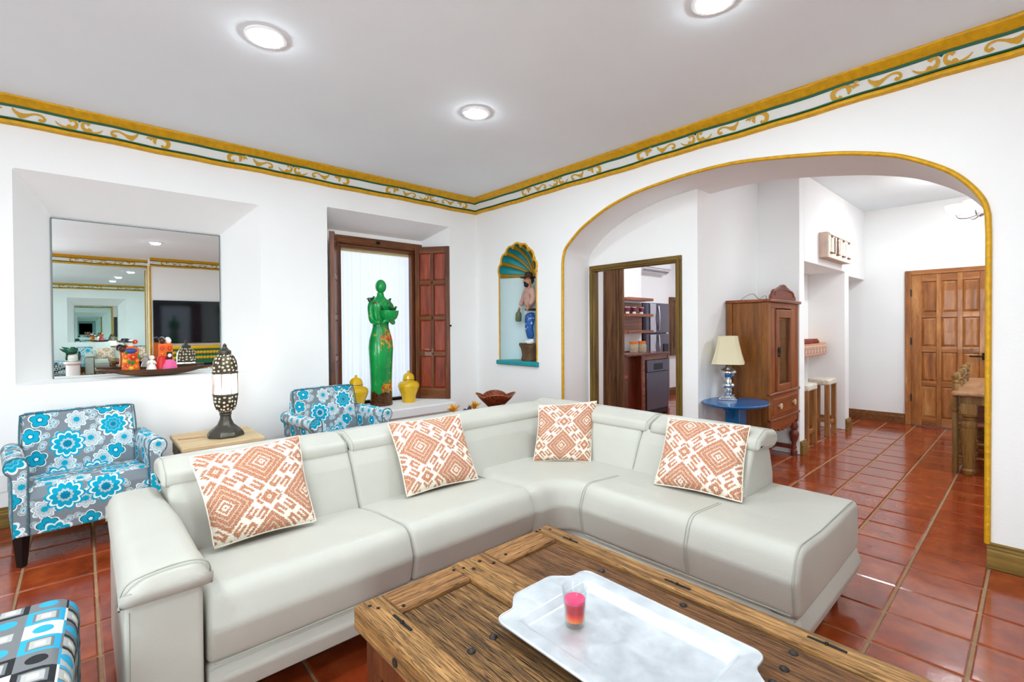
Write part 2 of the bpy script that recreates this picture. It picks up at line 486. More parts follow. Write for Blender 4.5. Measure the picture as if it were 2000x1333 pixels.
shell_out = [(SHY + 0.292 , 0.88)] + [(SHY + shell_R(math.pi * k / 84) * math.cos(math.pi * k / 84), SHZ + 1.06 * shell_R(math.pi * k / 84) * math.sin(math.pi * k / 84)) for k in range(85)] + [(SHY - 0.292, 0.88)]
def wall_right():
    b = MB()
    arch_poly = ARCHC
    outer = [(WA + 0.05, -0.1), (WA + 0.05, ZC + 0.05), (YF - 0.1, ZC + 0.05), (YF - 0.1, -0.1), (arch_poly[-1][0], -0.1)] + [(a, c) for a, c in reversed(arch_poly)] + [(arch_poly[0][0], -0.1)]
    vs, fs = tess(outer, [shell_out], lambda a, c: (WB, a, c)); b.add(vs, fs)
    outer2 = [(WA + 0.3, -0.1), (WA + 0.3, ZC + 0.05), (YF - 0.1, ZC + 0.05), (YF - 0.1, -0.1)] + outer[4:]
    vs, fs = tess(outer2, [], lambda a, c: (XA2, a, c)); b.add(vs, fs)
    n = len(arch_poly)
    b.add([(WB, a, c) for a, c in arch_poly] + [(XA2, a, c) for a, c in arch_poly], [(i, i + 1, n + i + 1, n + i) for i in range(n - 1)])
    b.box(WB + 0.001, XA2 - 0.001, WA, WA + 0.28, -0.1, ZC + 0.05)
    return b.build('wall_right', M['plaster'], kind='structure', label='white plaster wall with a wide gold-edged arch and shell niche', smooth=50)
wall_right()
# gold bead round the arch
pts = [(WB - 0.004, a, c) for a, c in ARCHC if c > 0.118]
pts = [(WB - 0.004, 3.086, 0.12)] + pts + [(WB - 0.004, 0.172, 0.12)]
MB().tube(pts, 0.013, 8).build('trim_3', M['gold'], kind='structure', smooth=60, label='gold bead edging the arch opening')

# ---- side and front walls of the living room (behind the camera)
MB().box(XL - 0.12, XL, YF, 0.55, 0, ZC).box(XL - 0.12, XL, 1.85, WA, 0, ZC).box(XL - 0.12, XL, 0.55, 1.85, 0, 0.45).box(XL - 0.12, XL, 0.55, 1.85, 2.25, ZC).build('wall_left', M['plaster'], kind='structure', label='plain white plaster wall at the far left of the room')
MB().box(XL, -2.3, YF - 0.12, YF, 0, ZC).box(-1.0, WB, YF - 0.12, YF, 0, ZC).box(-2.3, -1.0, YF - 0.12, YF, 2.25, ZC).box(-2.3, -1.0, YF - 0.12, YF, 0, 0.25).build('wall_front', M['plaster'], kind='structure', label='white plaster wall behind the television')
PX0 = 1.06; PYF = -2.68
MB().box(PX0, WB, YF, PYF, 0, ZC).build('trim_4', M['plaster'], kind='structure', label='white plaster chimney breast that carries the television', bevel=0.01)

# ---- kitchen wall inside the arch, pier, bar wall, far wall
KX = 3.85
DY0, DY1, DZ1 = 2.06, 3.06, 1.868                     # kitchen door frame outer
BXW = 5.14
def wall_kitchen():
    b = MB(); t = 0.115
    b.box(KX, KX + t, YP, DY0 + 0.02, 0, ZC)
    b.box(KX, KX + t, DY0 + 0.02, DY1 - 0.02, DZ1 - 0.02, ZC)
    b.box(KX, KX + t, DY1 - 0.02, 3.2, 0, ZC)
    return b.build('wall_kitchen', M['plaster'], kind='structure', label='white wall with the kitchen doorway inside the arch')
wall_kitchen()
MB().box(KX + 0.115, BXW, YP, YP + 0.18, 0, ZC).build('wall_pier', M['plaster'], kind='structure', label='white wall behind the tall cabinet and blue table', bevel=0.006)
BX0, BX1, BX2 = 5.14, 6.92, XFAR
RX0, RX1, RZ = 5.28, 6.76, 1.885
def wall_bar():
    b = MB()
    b.box(BX0, RX0, YS, 2.1, 0, ZC)
    b.box(RX1, BX1, YS, 2.1, 0, ZC)
    b.box(RX0, RX1, YS, 2.1, RZ, ZC)
    b.box(RX0, RX1, 1.93, 2.1, 0, RZ)
    b.box(BX1, BX2, YS, 2.1, 1.845, ZC)
    b.box(BX1, BX2, 2.02, 2.1, 0, 1.845)
    return b.build('wall_bar', M['plaster'], kind='structure', label='white wall with a tall bar recess under the carved plaque', bevel=0.006)
wall_bar()
MB().box(XFAR, XFAR + 0.15, YD, 2.1, 0, ZC).build('wall_far', M['plaster'], kind='structure', label='white far wall around the panelled wooden door')
MB().box(XA2, XFAR + 0.1, YD - 0.12, YD, 0, ZC).build('wall_dining', M['plaster'], kind='structure', label='white end wall of the dining room')
MB().box(XA2, 9.1, 4.53, 4.65, 0, ZC).build('wall_kitchen_back', M['plaster'], kind='structure', label='white kitchen wall behind the refrigerator')
MB().box(8.9, 9.05, 2.1, 4.6, 0, ZC).build('wall_kitchen_side', M['plaster'], kind='structure', label='white kitchen side wall')

# ---- crown frieze: cove, green lines, painted band, gold bead and scrolls
CW = ZC - CB
PROF_BEAD = roundpoly([(0, CB, 0.0), (-0.03, CB + 0.004, 0.012), (-0.033, CB + 0.028, 0.012), (0, CB + 0.038, 0.0)], 4)
PROF_COVE = roundpoly([(0.0, ZC - 0.052, 0), (-0.062, ZC - 0.05, 0.01), (-0.105, ZC - 0.012, 0.012), (-0.105, ZC + 0.002, 0), (0, ZC + 0.002, 0)], 4)
def waves(n): return [math.sin(i * 1.7) * 0.0025 + math.sin(i * 0.61 + 1) * 0.003 for i in range(n)]
def strip(prof, length, name, mat, parent, n=None):
    n = n or max(2, int(length / 0.12)); b = MB(); m = len(prof); wv = waves(n + 1); vs = []
    for k in range(n + 1):
        t = length * k / n
        dz = wv[k] if 0 < k < n else 0
        vs += [(t, u, z + dz) for u, z in prof]
    fs = [(k * m + i, k * m + (i + 1) % m, (k + 1) * m + (i + 1) % m, (k + 1) * m + i) for k in range(n) for i in range(m)]
    fs += [tuple(range(m)), tuple(range(n * m, n * m + m))]
    b.add(vs, fs)
    return b.build(name, mat, parent, smooth=40)
# scroll motifs, drawn in (x, z) and laid on the sloping band
def stroke(b, pts, w, th=0.0035):
    P = spline([(x, z, 0) for x, z in pts], 5); n = len(P); wv = []
    for i in range(n):
        t = i / (n - 1) * (len(w) - 1); k = min(int(t), len(w) - 2); wv.append(1.5 * (w[k] + (w[k + 1] - w[k]) * (t - k)))
    vs = []
    for i, p in enumerate(P):
        d = P[min(i + 1, n - 1)] - P[max(i - 1, 0)]; d.normalize(); nn = Vector((-d.y, d.x, 0)) * wv[i] / 2
        vs += [(p.x + nn.x, 0, p.y + nn.y), (p.x - nn.x, 0, p.y - nn.y), (p.x + nn.x, -th, p.y + nn.y), (p.x - nn.x, -th, p.y - nn.y)]
    fs = []
    for i in range(n - 1):
        a = i * 4; c = a + 4
        fs += [(a + 2, a + 3, c + 3, c + 2), (a, a + 2, c + 2, c), (a + 1, c + 1, c + 3, a + 3)]
    b.add(vs, fs)
def m_s():
    b = MB()
    stroke(b, [(-0.075, 0.028), (-0.06, 0.006), (-0.03, -0.008), (0.0, 0.004), (0.03, 0.016), (0.06, 0.012), (0.072, -0.006), (0.06, -0.02), (0.046, -0.012)], [0.002, 0.012, 0.02, 0.009, 0.007, 0.009, 0.009, 0.011, 0.012])
    stroke(b, [(-0.045, 0.0), (-0.04, -0.018), (-0.028, -0.022)], [0.016, 0.014, 0.003], 0.0048)
    return b
def m_d():
    b = MB()
    for s in (-1, 1):
        stroke(b, [(s * 0.12, 0.0), (s * 0.1, -0.018), (s * 0.065, -0.03), (s * 0.035, -0.024), (s * 0.016, -0.004), (s * 0.018, 0.02), (s * 0.036, 0.03), (s * 0.05, 0.018)], [0.002, 0.007, 0.011, 0.017, 0.012, 0.009, 0.01, 0.014])
        stroke(b, [(s * 0.06, -0.028), (s * 0.052, -0.012), (s * 0.042, -0.008)], [0.012, 0.012, 0.003], 0.0048)
    return b
def m_c():
    b = MB()
    stroke(b, [(0.05, 0.012), (0.03, 0.022), (0.0, 0.03), (-0.035, 0.026), (-0.056, 0.006), (-0.05, -0.022), (-0.028, -0.03), (-0.016, -0.016)], [0.004, 0.01, 0.009, 0.014, 0.018, 0.016, 0.014, 0.01])
    stroke(b, [(0.02, 0.02), (0.028, 0.0), (0.022, -0.018)], [0.008, 0.014, 0.004], 0.0046)
    stroke(b, [(0.045, 0.008), (0.06, 0.018), (0.078, 0.012)], [0.012, 0.009, 0.003], 0.0052)
    stroke(b, [(0.05, 0.02), (0.062, 0.034), (0.078, 0.036)], [0.004, 0.008, 0.002], 0.0058)
    return b
MOT = {}
def motif_mesh(k, mat):
    if k not in MOT:
        b = {'s': m_s, 'd': m_d, 'c': m_c}[k]()
        me = bpy.data.meshes.new('scroll'); me.from_pydata(b.v, [], b.f); me.materials.append(mat); me.update(); MOT[k] = me
    return MOT[k]
BAND0, BAND1 = CB + 0.045, ZC - 0.062
def crown(name, loc, rotz, length, centres, label):
    root = thing(name, label, None, loc, rotz, kind='structure')
    strip(PROF_BEAD, length, 'gold_bead', M['gold'], root)
    strip([(0, CB + 0.036), (-0.026, CB + 0.036), (-0.026, CB + 0.045), (0, CB + 0.046)], length, 'green_line', M['green_line'], root)
    strip([(0, CB + 0.04), (-0.018, CB + 0.042), (-0.048, ZC - 0.055), (0, ZC - 0.05)], length, 'painted_band', M['frieze'], root)
    strip([(0, ZC - 0.063), (-0.052, ZC - 0.063), (-0.058, ZC - 0.048), (0, ZC - 0.05)], length, 'green_line', M['green_line'], root)
    strip(PROF_COVE, length, 'gold_cove', M['gold'], root)
    tilt = math.atan2(0.03, (ZC - 0.055) - (CB + 0.042)); zc = (BAND0 + BAND1) / 2 + 0.002
    for c in centres:
        for off, k, fl in ((-0.44, 'c', 1), (-0.243, 's', 1), (0, 'd', 1), (0.24, 's', -1), (0.44, 'c', -1)):
            x = c + off
            if not 0.06 < x < length - 0.06: continue
            o = bpy.data.objects.new('scroll', motif_mesh(k, M['scroll'])); COL.objects.link(o); o.parent = root
            o.location = (x, -0.0335, zc); o.rotation_euler = (tilt, 0, 0); o.scale = (fl, 1, 1)
            if k == 'd':
                d = MB().prism([(0, -0.011), (0.011, 0), (0, 0.013), (-0.011, 0)], -0.003, 0.002, 'y').build('diamond', M['green_line'], root, loc=(x, -0.0455, zc + 0.030))
    return root
# local x runs along the wall, local -y points into the room
crown('trim_5', (XL, WA, 0), 0, WB - XL, [x - XL for x in (-2.78, -1.386, 0.008, 1.4, 2.796)], 'gold and green painted crown frieze on the back wall')
crown('trim_6', (WB, WA, 0), R(-90), WA - YF, [WA - y for y in (3.098, 1.715, 0.345, -1.03, -2.4)], 'gold and green painted crown frieze above the arch')
crown('trim_7', (PX0, YF, 0), R(180), PX0 - XL, [PX0 - x for x in (0.35, -1.05)], 'painted crown frieze over the wall mirror')
crown('trim_8', (WB, PYF, 0), R(180), WB - PX0, [WB - x for x in (1.75, 3.1)], 'painted crown frieze over the television')
crown('trim_9', (XL, YF, 0), R(90), WA - YF, [0.8, 2.2, 3.6, 5.0, 6.4], 'painted crown frieze on the far left wall')
crown('trim_10', (PX0, YF, 0), R(-90) + math.pi, PYF - YF, [], 'short crown return beside the television') if False else None

# ---- baseboards
BPROF = [(0, 0), (-0.024, 0), (-0.024, 0.088), (-0.018, 0.096), (-0.020, 0.104), (-0.012, 0.112), (-0.014, 0.122), (-0.004, 0.128), (0, 0.128)]
def baseboard(name, loc, rotz, length, mat, label, prof=BPROF):
    b = MB(); m = len(prof)
    b.add([(0, u, z) for u, z in prof] + [(length, u, z) for u, z in prof], [(i, (i + 1) % m, m + (i + 1) % m, m + i) for i in range(m)] + [tuple(range(m)), tuple(range(2 * m - 1, m - 1, -1))])
    return b.build(name, mat, loc=loc, rotz=rotz, kind='structure', label=label, smooth=30)
baseboard('baseboard_back', (XL, WA, 0), 0, 1.62 - XL, M['base'], 'moulded wooden baseboard behind the floral armchair')
baseboard('baseboard_right', (WB, 0.173, 0), R(-90), 0.173 - YF, M['base'], 'moulded wooden baseboard at the foot of the arch')
baseboard('baseboard_corner', (WB, WA, 0), R(-90), WA - 3.09, M['base'], 'moulded wooden baseboard in the room corner')
baseboard('baseboard_far', (XFAR, 2.02, 0), R(-90), 2.02 - 1.11, M['base_dark'], 'dark wooden baseboard beside the panelled door')
baseboard('baseboard_bar', (RX1, YS, 0), 0, BX1 - RX1 + 0.02, M['base'], 'short baseboard at the right end of the bar recess')
baseboard('baseboard_bar_end', (BX0, YS, 0), 0, RX0 - BX0 + 0.02, M['base'], 'short baseboard beside the tall cabinet')
baseboard('baseboard_recess', (RX0, 1.93, 0), 0, RX1 - RX0, M['base_dark'], 'baseboard inside the bar recess')
baseboard('baseboard_kitchen', (7.0, 4.53, 0), 0, 1.9, M['base_dark'], 'dark baseboard in the kitchen')

# ================================================================== SOFA
YF1, XF2 = 1.62, 1.81            # front planes of the two wings
SOFA_BACK1, SOFA_BACK2 = 2.47, 2.62
sofa = thing('sectional_sofa', 'pale sage leather corner sofa with chaise end and adjustable headrests', 'sofa', (1.2, 1.9, 0))
SO = Vector((1.2, 1.9, 0))
m1 = lambda s, u, z: (s - SO.x, YF1 + u - SO.y, z)
m2 = lambda s, u, z: (XF2 + u - SO.x, s - SO.y, z)
L_ = M['leather']
SEAT = roundpoly([(0.012, 0.262, 0.03), (-0.012, 0.37, 0.05), (0.03, 0.475, 0.085), (0.30, 0.455, 0.2), (0.60, 0.41, 0.03), (0.60, 0.262, 0.03)], 6)
def seat_piece(name, mapf, s0, s1, r=0.02, r2=None, crown=0.006):
    return MB().cushion(SEAT, s0, s1, r, mapf, 5, 8, crown, r2).build(name, L_, sofa, smooth=60)
seat_piece('seat_cushion', m1, 0.262, 0.945)
seat_piece('seat_cushion', m1, 0.945, 1.605)
# corner and chaise seat: one long piece that turns the corner
def sweep_path(prof, path, nrm, r_end, name, mat=L_):
    """profile (u,z) carried along plan points `path` with outward directions `nrm`; the last end is rounded."""
    b = MB(); n = len(prof); cz = sum(p[1] for p in prof) / n; cu = sum(p[0] for p in prof) / n
    vs = []; m = len(path)
    nor = []
    for i in range(n):
        d = Vector(prof[(i + 1) % n]) - Vector(prof[i - 1]); d.normalize(); nor.append(Vector((d.y, -d.x)))
    ar = sum(prof[i][0] * prof[(i + 1) % n][1] - prof[(i + 1) % n][0] * prof[i][1] for i in range(n))
    if ar > 0: nor = [-x for x in nor]
    for k, (p, d, ins) in enumerate(zip(path, nrm, r_end)):
        for i in range(n):
            q = Vector(prof[i]) + nor[i] * ins
            vs.append((p[0] + d[0] * q.x - SO.x, p[1] + d[1] * q.x - SO.y, q.y))
    fs = [(k * n + i, k * n + (i + 1) % n, (k + 1) * n + (i + 1) % n, (k + 1) * n + i) for k in range(m - 1) for i in range(n)]
    fs += [tuple(range(n - 1, -1, -1)), tuple((m - 1) * n + i for i in range(n))]
    b.add(vs, fs)
    return b.build(name, mat, sofa, smooth=60)
RC = 0.11
path, nrm, ins = [], [], []
for k in range(5): path.append((1.606 + (XF2 - RC - 1.606) * k / 4, YF1)); nrm.append((0, 1)); ins.append(0.014 * (1 - k / 2) if k < 2 else 0)
for k in range(1, 9):
    a = math.pi / 2 * k / 8
    path.append((XF2 - RC + RC * math.sin(a), YF1 - RC + RC * math.cos(a))); nrm.append((math.sin(a), math.cos(a))); ins.append(0)
YE = 0.545; rE = 0.028
for k in range(1, 13): path.append((XF2, YF1 - RC - (YF1 - RC - YE - rE) * k / 12)); nrm.append((1, 0)); ins.append(0)
for k in range(1, 7):
    a = math.pi / 2 * k / 6
    path.append((XF2, YE + rE - rE * math.sin(a))); nrm.append((1, 0)); ins.append(rE * (1 - math.cos(a)))
SEAT2 = roundpoly([(0.012, 0.225, 0.035), (-0.012, 0.36, 0.05), (0.03, 0.475, 0.085), (0.30, 0.456, 0.2), (0.60, 0.4535, 0.045), (0.60, 0.225, 0.045)], 6)
sweep_path(SEAT2, path, nrm, ins, 'corner_seat')
# fill behind the corner seat, and the wide chaise end
MB().box(1.62 - SO.x, 2.6 - SO.x, 1.75 - SO.y, 2.3 - SO.y, 0.26, 0.425).build('corner_deck', L_, sofa, bevel=0.03, bseg=4)
CH = roundpoly([(0.36, 0.225, 0.045), (0.36, 0.4545, 0.045), (0.825, 0.452, 0.055), (0.835, 0.225, 0.045)], 7)
MB().cushion(CH, YE + 0.003, 1.02, rE, m2, 6, 6, 0.0).build('chaise_end', L_, sofa, smooth=60)
# piping seams
def seam(pts, r=0.0026, name='seam', mat=None):
    return MB().tube([(p[0] - SO.x, p[1] - SO.y, p[2]) for p in pts], r, 6).build(name, mat or M['seam'], sofa, smooth=60)
def prof_pts(prof, a, b): return prof[a:b]
front = [p for p in SEAT2 if p[0] < 0.42]
for ys in (1.50, 0.955):
    for o in (-0.006, 0.006):
        up = [(XF2 + p[0] - 0.002, ys + o, p[1] + 0.001) for p in front]
        up = [q for q in up if q[2] > 0.24]
        seam(up, 0.0016)
seam([(XF2 + p[0] - 0.001, YE + 0.017, p[1]) for p in SEAT2 if p[0] < 0.45 and not (p[0] > 0.05 and p[1] < 0.3)] + [(2.50, YE + 0.017, 0.456), (2.58, YE + 0.017, 0.452), (2.63, YE + 0.018, 0.41)], 0.0026)
seam([(XF2 + 0.012, YE + 0.03, 0.236), (XF2 + 0.002, 1.2, 0.236), (XF2 + 0.002, 1.48, 0.236)], 0.0026)
seam([(0.28, YF1 + 0.006, 0.264), (1.6, YF1 + 0.006, 0.264)], 0.0026)
# base rail under the seats
RAIL = roundpoly([(0.035, 0.135, 0.012), (0.012, 0.20, 0.03), (0.035, 0.258, 0.012), (0.12, 0.258, 0.01), (0.12, 0.135, 0.01)], 5)
MB().cushion(RAIL, 0.262, 1.86, 0.012, m1, 4, 4).build('base_rail', L_, sofa, smooth=60)
MB().cushion([(u, z - 0.03) for u, z in RAIL], YE + 0.02, 1.70, 0.012, m2, 4, 4).build('base_rail', L_, sofa, smooth=60)
RE = roundpoly([(0.0, 0.135, 0.012), (-0.02, 0.20, 0.03), (0.0, 0.258, 0.012), (0.1, 0.258, 0.01), (0.1, 0.135, 0.01)], 5)
MB().cushion([(u, z - 0.03) for u, z in RE], XF2 + 0.03, XF2 + 0.83, 0.012, lambda s, u, z: (s - SO.x, YE + 0.012 + u - SO.y, z), 4, 4).build('base_rail', L_, sofa, smooth=60)
MB().box(0.30 - SO.x, 2.55 - SO.x, YF1 + 0.14 - SO.y, 2.42 - SO.y, 0.14, 0.27).box(XF2 + 0.12 - SO.x, 2.58 - SO.x, 0.66 - SO.y, 1.9 - SO.y, 0.14, 0.27).build('underframe', M['black_leg'], sofa)
# backs
BACK = roundpoly([(0.44, 0.30, 0.03), (0.475, 0.43, 0.06), (0.555, 0.60, 0.06), (0.60, 0.672, 0.035), (0.72, 0.672, 0.03), (0.80, 0.64, 0.05), (0.845, 0.50, 0.1), (0.845, 0.145, 0.03), (0.50, 0.145, 0.03)], 5)
BACK2 = [(u - 0.035, z) for u, z in BACK]
MB().cushion(BACK, 0.235, 0.945, 0.022, m1, 5, 6, 0.004).build('backrest', L_, sofa, smooth=60)
MB().cushion(BACK, 0.945, 2.30, 0.022, m1, 5, 6, 0.004).build('backrest', L_, sofa, smooth=60)
MB().cushion(BACK2, 1.515, 2.455, 0.02, m2, 5, 6, 0.002).build('backrest', L_, sofa, smooth=60)
MB().cushion(BACK2, 0.905, 1.515, 0.02, m2, 5, 6, 0.002, 0.02).build('backrest', L_, sofa, smooth=60)
# headrests (padded rolls tilted over the backs)
HEAD = roundpoly([(0.585, 0.652, 0.03), (0.602, 0.705, 0.035), (0.70, 0.742, 0.06), (0.83, 0.724, 0.035), (0.855, 0.668, 0.04), (0.80, 0.640, 0.03), (0.66, 0.652, 0.05)], 6)
HEAD2 = [(u - 0.04, z) for u, z in HEAD]
def headrest(mapf, s0, s1, prof):
    h = MB().cushion(prof, s0, s1, 0.024, mapf, 7, 8, 0.004).build('headrest', L_, sofa, smooth=70)
    for e, sg in ((s0, 1), (s1, -1)):
        pts = []
        for (u, z) in prof:
            x, y, zz = mapf(e + sg * 0.016, u, z); pts.append((x, y, zz))
        MB().tube(pts, 0.002, 5, closed=True).build('piping', M['seam'], h, smooth=60)
headrest(m1, 0.215, 0.945, HEAD)
headrest(m1, 0.950, 2.36, HEAD)
headrest(m2, 1.475, 2.44, HEAD2)
headrest(m2, 0.880, 1.470, HEAD2)
# arm at the left end
ARMX0, ARMX1, ARMY = 0.062, 0.255, 1.565
ap = roundpoly([(ARMX0 + 0.012, 0.07, 0.02), (ARMX1 - 0.005, 0.07, 0.02), (ARMX1 - 0.005, 0.56, 0.02), (ARMX0 + 0.012, 0.56, 0.02)], 4)
MB().cushion([(a, z) for a, z in ap], ARMY + 0.03, 2.44, 0.012, lambda s, u, z: (u - SO.x, s - SO.y, z), 4, 6).build('arm', L_, sofa, smooth=60)
# padded arm top with a rolled front
def arm_pad():
    b = MB(); rows = []
    prof = []   # (y, z_top) along the arm, front roll first
    A = [(ARMY + 0.05, 0.515), (ARMY + 0.005, 0.535), (ARMY - 0.012, 0.565), (ARMY + 0.01, 0.60), (ARMY + 0.06, 0.617), (ARMY + 0.2, 0.622), (1.95, 0.62), (2.15, 0.622), (2.32, 0.622), (2.43, 0.612), (2.45, 0.56), (2.43, 0.52)]
    A = [(p.x, p.y) for p in spline([(a, c, 0) for a, c in A], 4)]
    cs = 16
    n = len(A)
    for (y, z) in A:
        pass
    vs = []
    for k, (y, z) in enumerate(A):
        front = max(0, min(1, (y - ARMY) / 0.12))
        w0, w1 = ARMX0, ARMX1 + 0.006 + 0.012 * (1 - front)
        back = max(0, min(1, (y - 2.0) / 0.3)); w1 -= 0.02 * back
        for i in range(cs + 1):
            t = i / cs; x = w0 + (w1 - w0) * t
            e = abs(2 * t - 1) ** 6
            dz = -0.055 * e if z > 0.58 else -0.012 * e
            yy = y + (0.03 * e if y < ARMY + 0.1 else 0)
            vs.append((x - SO.x, yy - SO.y, z + dz))
    fs = [(k * (cs + 1) + i, k * (cs + 1) + i + 1, (k + 1) * (cs + 1) + i + 1, (k + 1) * (cs + 1) + i) for k in range(n - 1) for i in range(cs)]
    # side skirts
    base = len(vs)
    for k, (y, z) in enumerate(A):
        vs.append((vs[k * (cs + 1)][0] + 0.004, vs[k * (cs + 1)][1], 0.525)); vs.append((vs[k * (cs + 1) + cs][0] - 0.004, vs[k * (cs + 1) + cs][1], 0.525))
    for k in range(n - 1):
        fs.append((k * (cs + 1), (k + 1) * (cs + 1), base + 2 * k + 2, base + 2 * k))
        fs.append((k * (cs + 1) + cs, base + 2 * k + 1, base + 2 * k + 3, (k + 1) * (cs + 1) + cs))
    b.add(vs, fs)
    o = b.build('arm_pad', L_, sofa, smooth=70)
    MB().tube(spline([(ARMX0 + 0.004 - SO.x, ARMY + 0.03 - SO.y, 0.53), (ARMX0 + 0.006 - SO.x, ARMY + 0.012 - SO.y, 0.575), (ARMX0 + 0.03 - SO.x, ARMY + 0.005 - SO.y, 0.603), (ARMX0 + 0.1 - SO.x, ARMY + 0.012 - SO.y, 0.612),
               (ARMX1 - 0.03 - SO.x, ARMY + 0.012 - SO.y, 0.611), (ARMX1 + 0.005 - SO.x, ARMY + 0.02 - SO.y, 0.59), (ARMX1 + 0.014 - SO.x, ARMY + 0.035 - SO.y, 0.55)], 6), 0.0022, 6).build('piping', M['seam'], o, smooth=60)
    return o
arm_pad()
seam([(ARMX0 + 0.022, ARMY + 0.031, 0.08), (ARMX0 + 0.022, ARMY + 0.031, 0.51)], 0.0022)
MB().box(-0.004, 0.004, -0.012, 0.012, -0.03, 0.03).build('recliner_switch', M['old_iron'], sofa, loc=(ARMX0 + 0.01 - SO.x, 1.78 - SO.y, 0.47), bevel=0.002)
# legs
for (x, y) in ((2.53, 0.62), (1.92, 0.62), (2.5, 2.38), (0.12, 2.38), (0.2, 1.66), (1.2, 1.75)):
    MB().lathe([(0.0, 0), (0.012, 0), (0.02, 0.135), (0.0, 0.137)], (x - SO.x, y - SO.y, 0), 12).build('leg', M['black_leg'], sofa, smooth=40)

# ================================================================== THROW CUSHIONS
def _ikat():
    t = NT('rust_ikat_weave')
    uv = t.uv()
    v = t.mapping(uv, (1, 1, 1))
    # ragged woven edges
    nz = t.noise(t.mapping(uv, (30, 140, 1)), 1.0, 2)
    wob = t.math('MULTIPLY', t.math('SUBTRACT', nz, 0.5), 0.07)
    x, y, _ = t.sep(v)
    x = t.math('ADD', x, wob)
    # two staggered diamond lattices
    P = 0.80
    def tri(c, p, o):      # distance to the nearest lattice line 0..0.5
        f = t.math('FRACT', t.math('ADD', t.math('DIVIDE', c, p), o))
        return t.math('ABSOLUTE', t.math('SUBTRACT', f, 0.5))
    ax, ay = tri(x, P, 0.32), tri(y, P, 0.08)
    d1 = t.math('ADD', ax, ay)                              # 0 at the centre of big diamonds
    bx, by = tri(x, P, 0.82), tri(y, P, 0.58)
    d2 = t.math('ADD', bx, by)                              # 0 at the centre of the other big diamonds
    cx, cy = tri(x, P, 0.82), tri(y, P, 0.08)
    d3 = t.math('ADD', cx, cy)
    ex, ey = tri(x, P, 0.32), tri(y, P, 0.58)
    d4 = t.math('ADD', ex, ey)
    lt = lambda a, b: t.math('LESS_THAN', a, b)
    gt = lambda a, b: t.math('GREATER_THAN', a, b)
    both = lambda a, b: t.math('MULTIPLY', a, b)
    either = lambda a, b: t.math('MAXIMUM', a, b)
    def big(d):
        body = both(lt(d, 0.325), gt(d, 0.045))
        body = either(body, lt(d, 0.018))
        ring = both(gt(d, 0.085), lt(d, 0.108))
        ring2 = both(gt(d, 0.165), lt(d, 0.18))
        ring3 = both(gt(d, 0.245), lt(d, 0.258))
        return both(body, t.math('SUBTRACT', 1.0, either(either(ring, t.math('MULTIPLY', ring2, 0.65)), t.math('MULTIPLY', ring3, 0.65))))
    def small(d):
        body = both(lt(d, 0.105), gt(d, 0.035)); return either(body, lt(d, 0.014))
    # hooks: stepped bars along the diamond edges
    def hook(dx, dy, d):
        band = both(gt(d, 0.36), lt(d, 0.485))
        z = t.math('FRACT', t.math('MULTIPLY', t.math('SUBTRACT', dx, dy), 3.1))
        h = both(band, lt(z, 0.70))
        notch = both(both(gt(d, 0.405), lt(d, 0.435)), gt(z, 0.2))
        return both(h, t.math('SUBTRACT', 1.0, notch))
    m = big(d1)
    m = either(m, big(d2))
    m = either(m, small(d3)); m = either(m, small(d4))
    away = both(gt(d3, 0.13), gt(d4, 0.13))
    m = either(m, both(away, either(hook(ax, ay, d1), hook(bx, by, d2))))
    thread = t.noise(t.mapping(uv, (60, 260, 1)), 1.0, 2, 0.7)
    rust = t.ramp(thread, [(0.3, srgb(148, 88, 60)), (0.5, srgb(178, 112, 80)), (0.7, srgb(206, 154, 122))])
    cream = t.ramp(thread, [(0.3, srgb(222, 212, 194)), (0.7, srgb(240, 233, 219))])
    spk = t.math('MULTIPLY', gt(t.noise(t.mapping(uv, (90, 170, 1)), 1.0, 1), 0.60), 0.55)
    mm = both(m, t.math('SUBTRACT', 1.0, spk))
    t.col(t.mix(mm, cream, rust))
    t.bump(t.math('ADD', thread, t.math('MULTIPLY', m, 0.5)), 0.35, 0.003)
    return t.set(0.9, 0, 0.1)
M['ikat'] = _ikat()
M['cream_cloth'] = plain('cream_cloth', srgb(232, 224, 206), 0.9, bump=0.3, bscale=200)
